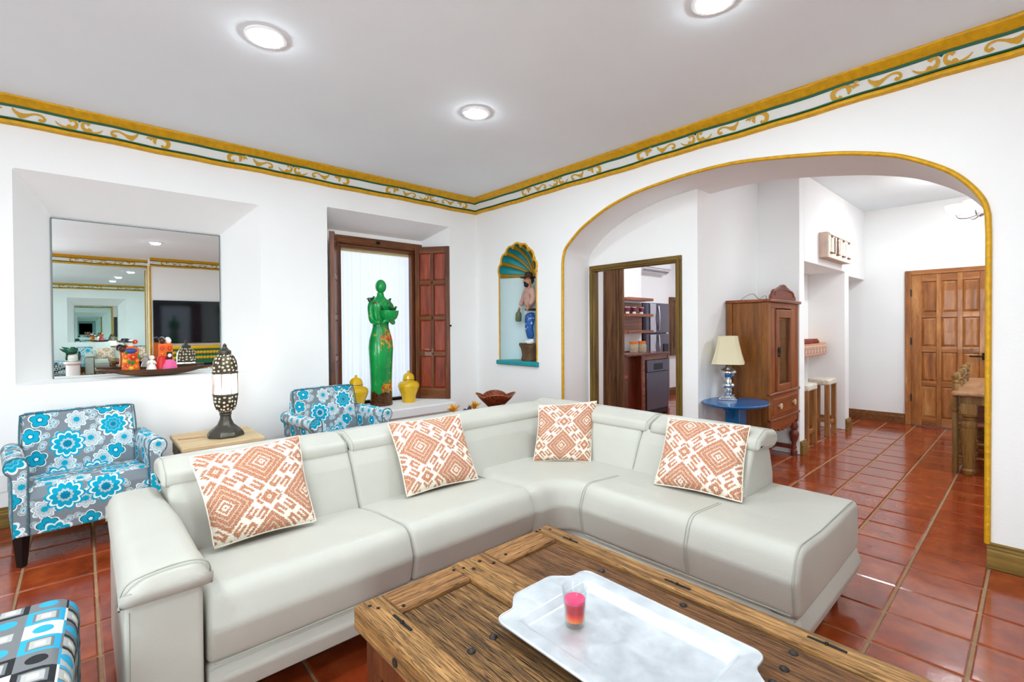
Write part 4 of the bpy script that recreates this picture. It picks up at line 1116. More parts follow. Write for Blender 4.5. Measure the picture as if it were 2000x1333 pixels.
def little_bird(x, y, z, a, i):
    b = MB(); m = Matrix.Rotation(a, 3, 'Z')
    b.ball((0, 0, 0.016), 0.016, 10, 8, (1.5, 0.9, 1)); b.ball((0.02, 0, 0.035), 0.011, 10, 8); b.tube([(0.028, 0, 0.036), (0.042, 0, 0.034)], [0.005, 0.001], 6); b.tube([(-0.02, 0, 0.018), (-0.046, 0, 0.024)], [0.009, 0.004], 6)
    for k in range(len(b.v)): v = m @ Vector(b.v[k]); b.v[k] = (v.x + x, v.y + y, v.z + z)
    b.build('bird', M['sculpt_dark'], sc, smooth=60)
for i, (x, y, z, a) in enumerate([(-0.115, 0.0, 1.068, 2.9), (-0.075, 0.03, 1.09, 0.3), (0.1, 0.0, 1.075, 0.4), (-0.066, -0.15, 0.982, 1.2), (0.06, -0.17, 0.982, 0.1), (0.075, -0.1, 0.982, 2.8)]): little_bird(x, y, z, a, i)
M['yellow_glaze'] = plain('yellow_glaze', srgb(232, 184, 16), 0.12, var=0.08, coat=0.5)
M['brown_line'] = plain('brown_line', srgb(110, 70, 10), 0.4)
def jar(loc, label):
    t = thing('ginger_jar', label, 'jar', loc, 0, 'yellow lidded jars on the window ledge')
    MB().lathe([(0, 0), (0.068, 0), (0.07, 0.006), (0.072, 0.04), (0.084, 0.09), (0.105, 0.14), (0.116, 0.175), (0.112, 0.2), (0.092, 0.222), (0.062, 0.232), (0.06, 0.245), (0, 0.245)], seg=36).build('body', M['yellow_glaze'], t, smooth=50)
    MB().lathe([(0, 0.247), (0.064, 0.247), (0.066, 0.252), (0.062, 0.258), (0.058, 0.285), (0.042, 0.308), (0.018, 0.318), (0.012, 0.322), (0.015, 0.332), (0.01, 0.342), (0, 0.344)], seg=32).build('lid', M['yellow_glaze'], t, smooth=50)
    MB().lathe([(0.0625, 0.2445), (0.065, 0.2445), (0.065, 0.2475), (0.0625, 0.2475)], seg=32).build('rim_line', M['brown_line'], t, smooth=50)
    return t
j1 = jar((2.625, 4.575, WZ0), 'yellow lidded ginger jar between sculpture and open shutter')
copy_tree(j1, (2.0, 4.50, WZ0), 0.3, 'yellow lidded ginger jar partly hidden by a floral armchair')

# ================================================================== LEDGE OF THE MIRROR NICHE
M['dark_carved'] = wood('dark_carved_wood', srgb(44, 26, 14), srgb(82, 50, 28), srgb(118, 78, 46), 0, 8, 12, 0.6, 0.5)
bt = thing('dugout_bowl', 'long dark carved wooden boat bowl on the mirror ledge', 'bowl', (0.445, 4.60, NZ0 + 0.003), R(2))
b = MB(); vs = []; nx, nc = 24, 12
for side in (0, 1):
    for i in range(nx + 1):
        t = i / nx; x = -0.36 + 0.72 * t; e = abs(2 * t - 1)
        core = max(0.0, 1 - (e / 0.74) ** 2.6) if e < 0.74 else 0
        w = 0.012 + 0.07 * max(0, 1 - e ** 2.4); zb = 0.036 * (1 - core) ** 1.0; zt = 0.052 + 0.012 * e
        if e > 0.72: zb = 0.034 + 0.05 * (e - 0.72)
        for k in range(nc + 1):
            a = math.pi * k / nc
            y = -w * math.cos(a); dd = math.sin(a)
            if side == 0: z = zt - (zt - zb) * dd ** 0.7
            else: y *= 0.84; z = zt - max(0.0, (zt - zb - 0.012)) * dd ** 0.8 * (1 if e < 0.74 else 0)
            vs.append((x, y, z))
m = (nx + 1) * (nc + 1); fs = []
for s in (0, 1):
    for i in range(nx):
        for k in range(nc):
            q = s * m + i * (nc + 1) + k; fs.append((q, q + 1, q + nc + 2, q + nc + 1))
for i in range(nx):
    for k in (0, nc):
        q = i * (nc + 1) + k; fs.append((q, q + nc + 1, m + q + nc + 1, m + q))
for k in range(nc): fs += [(k, k + 1, m + k + 1, m + k), (nx * (nc + 1) + k, nx * (nc + 1) + k + 1, m + nx * (nc + 1) + k + 1, m + nx * (nc + 1) + k)]
b.add(vs, fs); b.build('hull', M['dark_carved'], bt, smooth=50)
FC = {k: plain('folk_' + k, c, 0.35) for k, c in dict(orange=srgb(232, 104, 20), red=srgb(206, 30, 24), green=srgb(40, 130, 36), yellow=srgb(240, 190, 50), blue=srgb(40, 70, 140), black=srgb(24, 18, 16), white=srgb(238, 232, 224), pink=srgb(226, 90, 150), brown=srgb(70, 34, 22)).items()}
def flower(par, x, y, z, r, c, c2='yellow'):
    b = MB()
    for k in range(6):
        a = k * math.pi / 3; b.ball((x + r * 0.62 * math.cos(a), y - 0.002, z + r * 0.62 * math.sin(a)), r * 0.45, 8, 6, (1, 0.5, 1))
    b.build('flower', FC[c], par, smooth=60); MB().ball((x, y - r * 0.3, z), r * 0.34, 8, 6).build('flower_heart', FC[c2], par, smooth=60)
def figurine(loc, label, kind):
    t = thing('folk_figurine', label, 'figurine', loc, 0, 'painted folk figurines on the boat bowl')
    if kind == 0:
        MB().lathe([(0, 0), (0.052, 0), (0.055, 0.012), (0.05, 0.04), (0.046, 0.1), (0.05, 0.13), (0.054, 0.16), (0.04, 0.178), (0.016, 0.186), (0, 0.186)], seg=24, sy=0.7).build('robe', FC['orange'], t, smooth=50)
        MB().ball((0.0, -0.004, 0.208), 0.028, 16, 12, (0.9, 0.9, 1.1)).build('head', FC['white'], t, smooth=60)
        MB().lathe([(0.0, 0.012), (0.022, 0.014), (0.026, 0.0), (0.058, -0.008), (0.056, -0.012), (0, -0.008)], (-0.014, 0.008, 0.226), 20).build('hat', FC['black'], t, smooth=50)
        MB().ball((-0.044, -0.004, 0.165), 0.028, 14, 10).build('child_head', FC['brown'], t, smooth=60)
        MB().ball((0.0, -0.03, 0.15), 0.026, 14, 10, (1.5, 0.7, 0.8)).build('collar', FC['blue'], t, smooth=60)
        for (x, z, r, c) in ((0.012, 0.105, 0.022, 'red'), (-0.03, 0.11, 0.017, 'orange'), (0.035, 0.075, 0.016, 'orange'), (0.026, 0.218, 0.016, 'red'), (-0.02, 0.04, 0.015, 'red'), (0.03, 0.03, 0.014, 'orange'), (-0.036, 0.075, 0.014, 'yellow'), (0.03, 0.14, 0.013, 'orange'), (0.0, 0.02, 0.013, 'yellow')):
            flower(t, x, -0.036 - (0.004 if abs(x) < 0.02 else -0.006), z, r, c)
        for (x, z) in ((-0.012, 0.068), (0.016, 0.066), (0.004, 0.058), (-0.028, 0.14), (0.045, 0.11)):
            MB().ball((x, -0.04, z), 0.014, 8, 6, (0.5, 0.4, 1.1)).build('leaf', FC['green'], t, smooth=60)
    else:
        MB().box(-0.05, 0.042, -0.012, 0.016, 0.05, 0.205).build('backboard', FC['orange'], t, bevel=0.012, bseg=3)
        MB().lathe([(0, 0), (0.055, 0), (0.05, 0.03), (0.03, 0.075), (0.0, 0.08)], (0.015, -0.02, 0), 20, sy=0.7).build('skirt', FC['pink'], t, smooth=50)
        MB().lathe([(0, 0), (0.034, 0), (0.036, 0.05), (0.026, 0.1), (0.0, 0.105)], (-0.03, -0.012, 0), 18, sy=0.8).build('robe', FC['red'], t, smooth=50)
        for (x, c) in ((-0.026, 'brown'), (0.014, 'white')):
            MB().ball((x, -0.006, 0.222), 0.021, 14, 10, (0.9, 0.9, 1.1)).build('head', FC[c], t, smooth=60)
            MB().ball((x - 0.004, 0.006, 0.232), 0.02, 12, 8).build('hair', FC['black' if c == 'brown' else 'white'], t, smooth=60)
        MB().box(0.0, 0.034, -0.03, -0.012, 0.075, 0.135).build('altar', FC['black'], t, bevel=0.004)
        MB().ball((0.017, -0.034, 0.108), 0.013, 10, 8, (1, 0.6, 1.2)).build('mask', FC['white'], t, smooth=60)
        MB().box(-0.008, 0.044, -0.034, -0.012, 0.062, 0.074).build('ledge', FC['yellow'], t, bevel=0.003)
        for (x, z, r, c) in ((-0.03, 0.165, 0.014, 'red'), (0.018, 0.165, 0.014, 'red'), (-0.03, 0.125, 0.013, 'orange'), (0.03, 0.025, 0.014, 'orange'), (-0.01, 0.03, 0.013, 'yellow'), (0.046, 0.05, 0.012, 'pink')):
            flower(t, x, -0.03, z, r, c)
    return t
figurine((0.275, 4.60, NZ0 + 0.052), 'folk figurine in an orange robe with dark hat, on the boat bowl', 0)
figurine((0.495, 4.60, NZ0 + 0.05), 'folk figurine of a couple with an orange backboard, on the boat bowl', 1)
wf = thing('white_figurine', 'small plain white kneeling figurine between the colourful figurines', 'figurine', (0.398, 4.575, NZ0 + 0.045))
MB().lathe([(0, 0), (0.034, 0), (0.032, 0.02), (0.02, 0.06), (0.018, 0.075), (0.0, 0.09)], seg=18).build('robe', FC['white'], wf, smooth=50)
MB().ball((0.004, 0, 0.1), 0.018, 12, 10).build('head', FC['white'], wf, smooth=60)
for s in (-1, 1): MB().tube([(s * 0.016, 0, 0.075), (s * 0.026, -0.016, 0.055), (s * 0.006, -0.026, 0.062)], 0.007, 8).build('arm', FC['white'], wf, smooth=60)

# ================================================================== LANTERN AND SIDE TABLE
M['stone_top'] = wood('bleached_wood_top', srgb(176, 148, 106), srgb(206, 180, 138), srgb(222, 200, 162), 0, 7, 8, 0.6, 0.15)
M['rough_side'] = wood('dark_rough_side', srgb(70, 52, 34), srgb(118, 92, 64), srgb(150, 122, 88), 0, 8, 8, 0.7, 0.3)
stb = thing('side_table', 'bleached wooden side table under the pierced lantern', 'table', (0.72, 3.98, 0))
MB().box(-0.25, 0.25, -0.28, 0.28, 0.455, 0.487).build('top', M['stone_top'], stb, bevel=0.008)
MB().box(-0.235, 0.235, -0.265, 0.265, 0.36, 0.455).build('apron', M['rough_side'], stb)
for x in (-0.23, 0.18):
    for y in (-0.26, 0.21): MB().box(x, x + 0.05, y, y + 0.05, 0, 0.36).build('leg', M['rough_side'], stb, bevel=0.004)
M['pewter'] = plain('dark_pewter', srgb(96, 92, 84), 0.38, 0.75, bump=0.4, bscale=60, var=0.25, vscale=20)
def _pierced():
    t = NT('pierced_brass'); uv = t.uv()
    vo = t.node('ShaderNodeTexVoronoi', voronoi_dimensions='2D'); t.put(vo.inputs['Vector'], uv); vo.inputs['Scale'].default_value = 34; vo.inputs['Randomness'].default_value = 0.5
    loc = t.vmath('SUBTRACT', uv, vo.outputs['Position']).outputs[0]; lx, ly, _ = t.sep(loc)
    ang = t.math('ARCTAN2', ly, lx); rad = t.math('SQRT', t.math('ADD', t.math('MULTIPLY', lx, lx), t.math('MULTIPLY', ly, ly)))
    pet = t.math('ABSOLUTE', t.math('COSINE', t.math('MULTIPLY', ang, 3.0)))
    hole = t.math('MULTIPLY', t.math('LESS_THAN', rad, t.math('MULTIPLY', t.math('POWER', pet, 1.5), 0.0088)), t.math('GREATER_THAN', rad, 0.0022))
    t.col(t.mix(hole, srgb(92, 82, 64), srgb(240, 226, 200)))
    t.put(t.b.inputs['Emission Color'], (1, 0.88, 0.7, 1)); t.put(t.b.inputs['Emission Strength'], t.math('MULTIPLY', hole, 0.6))  # lamplight through the piercings is painted as pale spots that also glow
    t.put(t.b.inputs['Metallic'], t.math('SUBTRACT', 0.7, t.math('MULTIPLY', hole, 0.7)))
    t.b.inputs['Roughness'].default_value = 0.42
    return t.m
M['pierced'] = _pierced()
M['lamp_glass'] = NT('glowing_frosted_glass').set(0.5, emit=(1, 0.92, 0.82, 1), estr=5.5)
ln = thing('lantern', 'tall pierced metal lantern with glowing glass panes on the side table', 'lantern', (0.765, 3.93, 0.487), R(18))
oct8 = lambda prof, name, mat, seg=8, **k: MB().lathe(prof, seg=seg).build(name, mat, ln, **k)
oct8([(0, 0), (0.118, 0), (0.122, 0.012), (0.112, 0.035), (0.095, 0.05), (0.055, 0.085), (0.038, 0.125), (0.036, 0.15), (0, 0.15)], 'foot', M['pewter'], bevel=0.003)
MB().lathe([(0.034, 0.15), (0.04, 0.155), (0.036, 0.162), (0.041, 0.17), (0.036, 0.178)], seg=20).build('collar', M['pewter'], ln, smooth=50)
def shellpart(prof, name):
    b = MB().lathe(prof, seg=8); uv = []
    m = 8; L = 0; acc = [0]
    for i in range(1, len(prof)): L += math.hypot(prof[i][0] - prof[i - 1][0], prof[i][1] - prof[i - 1][1]); acc.append(L)
    for i in range(len(prof)):
        for k in range(m): uv.append((k * 0.058, acc[i]))
    b.f = [f for f in b.f if len(f) == 4]; b.mi = b.mi[:len(b.f)]
    return b.build(name, M['pierced'], ln, uv=uv, smooth=30)
shellpart([(0.036, 0.175), (0.06, 0.19), (0.074, 0.225), (0.08, 0.265), (0.081, 0.29)], 'lower_bowl')
oct8([(0.079, 0.288), (0.084, 0.292), (0.084, 0.304), (0.079, 0.308)], 'band', M['pewter'])
for k in range(8):
    a0 = 2 * math.pi * k / 8; a1 = 2 * math.pi * (k + 1) / 8
    p = lambda a, r, z: (r * math.cos(a), r * math.sin(a), z)
    MB().add([p(a0, 0.077, 0.306), p(a1, 0.077, 0.306), p(a1, 0.077, 0.45), p(a0, 0.077, 0.45), p(a0, 0.073, 0.306), p(a1, 0.073, 0.306), p(a1, 0.073, 0.45), p(a0, 0.073, 0.45)],
             [(0, 1, 2, 3), (4, 7, 6, 5), (0, 4, 5, 1), (3, 2, 6, 7)]).build('pane', M['lamp_glass'], ln)
    MB().tube([p(a0, 0.079, 0.3), p(a0, 0.079, 0.455)], 0.003, 6).build('post', plain('copper_bar', srgb(96, 50, 24), 0.5, 0.5) if k == 0 else bpy.data.materials['copper_bar'], ln)
oct8([(0.079, 0.448), (0.085, 0.452), (0.085, 0.464), (0.079, 0.468)], 'band', M['pewter'])
shellpart([(0.081, 0.466), (0.082, 0.50), (0.076, 0.54), (0.06, 0.575), (0.04, 0.592)], 'dome')
MB().lathe([(0.04, 0.59), (0.042, 0.6), (0.04, 0.615), (0.028, 0.622), (0.018, 0.635), (0.012, 0.645), (0.014, 0.652), (0.006, 0.664), (0, 0.668)], seg=16).build('finial', M['pewter'], ln, smooth=40)
pl = bpy.data.lights.new('lantern_bulb', 'POINT'); pl.energy = 2.0; pl.color = (1, 0.82, 0.62); pl.shadow_soft_size = 0.06
po = bpy.data.objects.new('lantern_bulb', pl); COL.objects.link(po); po.location = (0.765, 3.93, 0.487 + 0.40); po.parent = None
MB().tube(spline([(-0.10, 0.07, 0.006), (-0.17, 0.12, 0.004), (-0.24, 0.16, 0.004)], 4), 0.0028, 6).build('cord', plain('orange_cord', srgb(196, 120, 60), 0.5), ln, label='thin orange cord')

# ================================================================== WALL SWITCH
sw = thing('wall_socket', 'white wall socket plate on the wall beside the floral armchair', 'socket', (-0.41, WA, 0.28))
MB().box(-0.05, 0.05, -0.008, 0, -0.055, 0.055).build('plate', M['white_metal'], sw, bevel=0.003)
for z in (-0.02, 0.02): MB().box(-0.014, 0.014, -0.0095, -0.006, z - 0.012, z + 0.012).build('outlet', plain('socket_grey', srgb(190, 190, 188), 0.5) if z < 0 else bpy.data.materials['socket_grey'], sw, bevel=0.001)

# ================================================================== WINDOWS ADDED FOR FILL LIGHT ON THE UNSEEN SIDE OF THE ROOM
def added_window(name, loc, rotz, w, h, label):
    t = thing(name, label, None, loc, rotz, kind='structure')
    for x in (0, w - 0.06): MB().box(x, x + 0.06, -0.06, 0.0, 0, h).build('frame', M['win_wood_z'], t, bevel=0.005)
    for z in (0, h - 0.06): MB().box(0.06, w - 0.06, -0.06, 0.0, z, z + 0.06).build('frame', M['win_wood_x'], t, bevel=0.005)
    MB().box(w / 2 - 0.03, w / 2 + 0.03, -0.06, 0.0, 0.06, h - 0.06).build('mullion', M['win_wood_z'], t, bevel=0.005)
    for k in (1, 2):
        for x0, x1 in ((0.06, w / 2 - 0.03), (w / 2 + 0.03, w - 0.06)): MB().box(x0, x1, -0.045, -0.015, h * k / 3 - 0.015, h * k / 3 + 0.015).build('glazing_bar', M['win_wood_x'], t)
    for x0, x1 in ((0.06, w / 2 - 0.03), (w / 2 + 0.03, w - 0.06)): MB().box(x0, x1, -0.032, -0.028, 0.06, h - 0.06).build('pane', M['glass'], t)
added_window('window_added_front', (-1.0, YF - 0.03, 0.25), math.pi, 1.3, 2.0, 'tall wooden window added behind the camera to let in fill light')
added_window('window_added_left', (XL - 0.03, 0.55, 0.45), R(90), 1.3, 1.8, 'wooden window added in the far left wall to let in fill light')

# ================================================================== FLORAL ARMCHAIRS
def _floral():
    t = NT('teal_floral_fabric'); uv = t.uv()
    weave = t.noise(t.mapping(uv, (300, 300, 1)), 1.0, 1)
    base = t.ramp(weave, [(0.3, srgb(112, 122, 130)), (0.7, srgb(138, 146, 152))])
    white, teal, teal2, pale = srgb(226, 238, 240), srgb(16, 160, 190), srgb(8, 128, 160), srgb(178, 192, 198)
    def layer(c, scale, rnd, Rr, pet, off, sel, cols, hold=0.82):
        v = t.mapping(uv, (1, 1, 1), (off[0], off[1], 0))
        vo = t.node('ShaderNodeTexVoronoi', voronoi_dimensions='2D'); t.put(vo.inputs['Vector'], v); vo.inputs['Scale'].default_value = scale; vo.inputs['Randomness'].default_value = rnd
        loc = t.vmath('SUBTRACT', v, vo.outputs['Position']).outputs[0]; lx, ly, _ = t.sep(loc)
        rc, gc, bc = t.sep(vo.outputs['Color'])
        ang = t.math('ADD', t.math('ARCTAN2', ly, lx), t.math('MULTIPLY', rc, 6.0))
        rad = t.math('MULTIPLY', t.math('SQRT', t.math('ADD', t.math('MULTIPLY', lx, lx), t.math('MULTIPLY', ly, ly))), scale)
        pt = t.math('ADD', hold, t.math('MULTIPLY', t.math('ABSOLUTE', t.math('COSINE', t.math('MULTIPLY', ang, pet / 2))), 1 - hold))
        q = t.math('DIVIDE', rad, t.math('MULTIPLY', pt, Rr))
        stops = cols
        fc = t.ramp(t.math('MULTIPLY', q, 0.5), [(a * 0.5, cc) for a, cc in stops], 'CONSTANT')
        msk = t.math('MULTIPLY', t.math('LESS_THAN', q, 1.0), t.math('MULTIPLY', t.math('GREATER_THAN', gc, sel[0]), t.math('LESS_THAN', gc, sel[1])))
        return t.mix(msk, c, fc)
    c = base
    # leaf sprigs
    c = layer(c, 15, 0.9, 0.40, 2, (0.13, 0.41), (0.2, 1.1), [(0, teal), (0.25, white), (0.35, pale), (0.78, srgb(70, 84, 92)), (0.88, white)], 0.45)
    c = layer(c, 7.6, 0.72, 0.40, 5, (0.37, 0.11), (0.35, 1.1), [(0, white), (0.18, teal2), (0.34, teal), (0.8, srgb(52, 74, 86)), (0.88, white)], 0.72)
    c = layer(c, 7.6, 0.72, 0.42, 8, (0.37, 0.11), (-0.1, 0.35), [(0, teal), (0.3, pale), (0.62, white), (0.68, pale), (0.86, white)], 0.74)
    c = layer(c, 4.6, 0.6, 0.36, 9, (0.62, 0.77), (0.3, 1.1), [(0, teal2), (0.2, srgb(120, 160, 172)), (0.28, teal), (0.5, srgb(120, 190, 205)), (0.56, teal), (0.84, white)], 0.76)
    c = layer(c, 4.6, 0.6, 0.40, 10, (0.62, 0.77), (-0.1, 0.3), [(0, teal2), (0.26, pale), (0.4, teal), (0.74, white), (0.86, teal)], 0.78)
    t.col(c); t.bump(weave, 0.25, 0.002)
    return t.set(0.88, 0, 0.15)
M['floral'] = _floral()
M['dark_piping'] = plain('dark_teal_piping', srgb(70, 110, 120), 0.8)
def armchair(loc, rot, label):
    t = thing('floral_armchair', label, 'armchair', loc, rot, 'teal floral armchairs along the back wall')
    fl = M['floral']
    id_ = lambda s, u, z: (s, u, z)
    # local: x across, y from front (0) to back (0.6)
    seat = roundpoly([(0.0, 0.165, 0.01), (-0.004, 0.36, 0.03), (0.03, 0.425, 0.05), (0.42, 0.40, 0.05), (0.44, 0.165, 0.01)], 6)
    MB().cushion(seat, -0.262, 0.262, 0.012, id_, 4, 6, 0.004).build('seat', fl, t, smooth=50, uv='box')
    back = roundpoly([(0.36, 0.20, 0.02), (0.385, 0.42, 0.04), (0.475, 0.755, 0.03), (0.53, 0.76, 0.03), (0.575, 0.45, 0.06), (0.56, 0.165, 0.02)], 6)
    b = MB().cushion(back, -0.265, 0.265, 0.02, id_, 6, 6, 0.006); b.build('backrest', fl, t, smooth=60, uv='box')
    pp = []
    for k in range(13):
        pp.append((-0.262 + 0.524 * k / 12, 0.474 - (0.0 if 0 < k < 12 else 0.0), 0.757 - (0.006 if k in (0, 12) else 0)))
    pp = [(-0.272, 0.40, 0.46), (-0.274, 0.44, 0.62), (-0.268, 0.470, 0.735)] + pp + [(0.268, 0.470, 0.735), (0.274, 0.44, 0.62), (0.272, 0.40, 0.46)]
    MB().tube(spline(pp, 2), 0.005, 6).build('piping', M['dark_piping'], t, smooth=60)
    for s in (-1, 1):
        arm = [(s * a, z) for a, z in [(p.x, p.y) for p in spline([(0.262, 0.17, 0), (0.262, 0.4, 0), (0.258, 0.52, 0), (0.268, 0.572, 0), (0.30, 0.588, 0), (0.335, 0.578, 0), (0.350, 0.545, 0), (0.342, 0.512, 0), (0.324, 0.488, 0), (0.320, 0.40, 0), (0.320, 0.17, 0)], 4)]]
        MB().cushion(arm, -0.012, 0.52, 0.012, lambda q, u, z: (u, q, z), 4, 6).build('arm', fl, t, smooth=50, uv='box')
        MB().tube([(u * 0.995, -0.006, z) for u, z in arm], 0.004, 6).build('piping', M['dark_piping'], t, smooth=60)
    for x in (-0.285, 0.285):
        for y in (0.045, 0.5):
            c = MB().lathe([(0, 0.0), (0.02, 0.0), (0.034, 0.165), (0, 0.166)], (x, y, 0), 4)
            c.build('leg', M['black_leg'], t)
    return t
armchair((0.04, 3.61, 0), R(6), 'teal floral armchair left of the side table, fully in view')
ac2 = armchair((1.575, 3.60, 0), R(6), 'teal floral armchair behind the sofa, below the window')

# ================================================================== OTTOMAN WITH CHECKED FABRIC
def _check():
    t = NT('square_and_dot_fabric'); uv = t.uv()
    s = t.vmath('MULTIPLY', uv, (13, 13, 1)).outputs[0]
    cell = t.vmath('FLOOR', s).outputs[0]; fr = t.vmath('FRACTION', s).outputs[0]
    wn = t.node('ShaderNodeTexWhiteNoise', noise_dimensions='2D'); t.put(wn.inputs['Vector'], cell)
    r = wn.outputs['Value']; r2 = t.sep(wn.outputs['Color'])[1]
    fx, fy, _ = t.sep(t.vmath('SUBTRACT', fr, (0.5, 0.5, 0)).outputs[0])
    q = t.math('MAXIMUM', t.math('ABSOLUTE', fx), t.math('ABSOLUTE', fy))
    d = t.math('SQRT', t.math('ADD', t.math('MULTIPLY', fx, fx), t.math('MULTIPLY', fy, fy)))
    blk, blu, g1, g2, wh = srgb(22, 22, 26), srgb(40, 170, 214), srgb(120, 122, 124), srgb(186, 186, 182), srgb(230, 226, 216)
    cx, cy, _ = t.sep(cell)
    par = t.math('ABSOLUTE', t.math('MODULO', t.math('ADD', cx, cy), 2.0))
    odd = t.math('GREATER_THAN', par, 0.5)
    ring = t.ramp(r, [(0, blk), (0.36, blu), (0.68, blk), (0.85, g1)], 'CONSTANT')
    sq = t.mix(t.math('LESS_THAN', q, 0.34), ring, g1); sq = t.mix(t.math('LESS_THAN', q, 0.26), sq, g2); sq = t.mix(t.math('LESS_THAN', q, 0.13), sq, wh)
    dotc = t.ramp(r2, [(0, blu), (0.5, blk)], 'CONSTANT')
    bg = t.ramp(r, [(0, g2), (0.5, g1), (0.8, wh)], 'CONSTANT')
    dt = t.mix(t.math('LESS_THAN', d, 0.27), bg, dotc)
    c = t.mix(odd, sq, dt)
    c = t.mix(t.math('MULTIPLY', t.noise(t.mapping(uv, (400, 400, 1)), 1.0, 1), 0.25), c, g1)
    t.col(c); return t.set(0.9, 0, 0.1)
M['check'] = _check()
ot = thing('ottoman', 'ottoman in black, blue and grey square and dot fabric near the camera', 'ottoman', (-0.36, 1.60, 0), R(-2))
op = roundpoly([(-0.335, 0.09, 0.03), (0.335, 0.09, 0.03), (0.335, 0.455, 0.07), (-0.335, 0.462, 0.07)], 7)
MB().cushion(op, -0.42, 0.42, 0.07, lambda s, u, z: (u, s, z), 7, 6).build('cushion', M['check'], ot, smooth=60, uv='box')
for x in (-0.27, 0.27):
    for y in (-0.35, 0.35): MB().lathe([(0, 0), (0.018, 0), (0.026, 0.1), (0, 0.1)], (x, y, 0), 12).build('leg', M['black_leg'], ot, smooth=40)

# ================================================================== CONSOLE BEHIND THE SOFA, BOWL, SILK FLOWERS
cn = thing('console_table', 'narrow wooden table behind the sofa that carries the scalloped bowl', 'table', (2.68, 3.34, 0))
MB().box(-0.52, 0.52, -0.16, 0.13, 0.475, 0.503).build('top', M['leg_wood'], cn, bevel=0.005)
for x in (-0.5, 0.44):
    for y in (-0.14, 0.06): MB().box(x, x + 0.06, y, y + 0.06, 0, 0.475).build('leg', M['leg_wood'], cn, bevel=0.004)
def _painted_clay():
    t = NT('red_painted_clay'); v = t.coord(); n = t.noise(v, 60, 3, 0.6)
    c = t.ramp(n, [(0.35, srgb(74, 30, 12)), (0.55, srgb(120, 56, 24)), (0.66, srgb(190, 60, 40)), (0.74, srgb(222, 190, 170))])
    t.col(c); return t.set(0.4)
M['painted_clay'] = _painted_clay()
bw = thing('scalloped_bowl', 'reddish brown bowl with a wavy pointed rim behind the sofa', 'bowl', (2.83, 3.36, 0.5035), R(8))
b = MB(); vs = []; seg = 56; rr = [0.0, 0.055, 0.06, 0.09, 0.135, 0.168]
for side in (0, 1):
    for k, r in enumerate(rr):
        t_ = k / (len(rr) - 1)
        for i in range(seg):
            a = 2 * math.pi * i / seg; w = abs(math.cos(2 * a)) ** 1.0
            lift = (0.035 + 0.035 * w) * max(0, (t_ - 0.3) / 0.7) ** 1.3
            z = [0, 0.0, 0.02, 0.045, 0.072, 0.092][k] + lift * t_ * 0.9 - 0.01
            z = max(z, 0.0) + (0.006 if side else 0)
            r2 = r * (1 + 0.16 * (w - 0.5) * t_)
            vs.append((r2 * math.cos(a + math.pi / 4), r2 * math.sin(a + math.pi / 4), z))
m = len(rr) * seg; fs = []
for s in (0, 1):
    for k in range(len(rr) - 1):
        for i in range(seg): j = (i + 1) % seg; q = s * m + k * seg; fs.append((q + i, q + j, q + seg + j, q + seg + i))
for i in range(seg): j = (i + 1) % seg; q = (len(rr) - 1) * seg; fs.append((q + i, q + j, m + q + j, m + q + i))
b.add(vs, fs); b.build('dish', M['painted_clay'], bw, smooth=50)
rim = [(x, y, z + 0.003) for x, y, z in vs[(len(rr) - 1) * seg:len(rr) * seg]]
MB().tube(rim, 0.005, 6, closed=True).build('rim', plain('ochre_rim', srgb(150, 86, 34), 0.4), bw, smooth=60)
M['petal_y'] = plain('yellow_petals', srgb(226, 160, 30), 0.7, var=0.3, vscale=80); M['petal_o'] = plain('orange_petals', srgb(238, 166, 36), 0.7, var=0.2, vscale=80)
M['purple'] = plain('purple_grapes', srgb(62, 44, 66), 0.4)
def bunch(loc, label, mat, ball=True):
    t = thing('silk_flower', label, 'flower', loc)
    rnd = random.Random(label)
    for k in range(26):
        a = rnd.uniform(0, 6.28); e = rnd.uniform(0.1, 1.45); r = rnd.uniform(0.035, 0.062)
        d = Vector((math.cos(a) * math.cos(e), math.sin(a) * math.cos(e), math.sin(e))); q = d.to_track_quat('Z', 'Y').to_matrix()
        bb = MB(); bb.ball(d * r * 0.75, r * 0.5, 6, 4, (0.42, 0.16, 1, q)); bb.build('petal', mat, t, smooth=60)
    MB().ball((0, 0, 0.01), 0.018, 8, 6).build('heart', M['petal_y'], t, smooth=60)
    MB().tube([(0, 0, -0.03), (0, 0, 0.01)], 0.006, 6).build('stem', FC['green'], t)
    return t
bunch((2.37, 3.38, 0.534), 'orange silk flower behind the sofa, nearest the yellow jar', M['petal_o'])
bunch((2.60, 3.38, 0.534), 'yellow silk flower behind the sofa, next to the bowl', M['petal_y'])
gp = thing('grape_cluster', 'small cluster of dark glass grapes between the silk flowers', 'ornament', (2.49, 3.33, 0.5035))
for k in range(9):
    MB().ball((0, 0, 0), 0.016, 10, 8).build('grape', M['purple'] if k % 3 else plain('amber_grape', srgb(190, 150, 60), 0.3) if k == 0 else M['purple'], gp, loc=(random.uniform(-0.05, 0.05), random.uniform(-0.03, 0.03), 0.016 + 0.018 * (k // 4)), smooth=60)

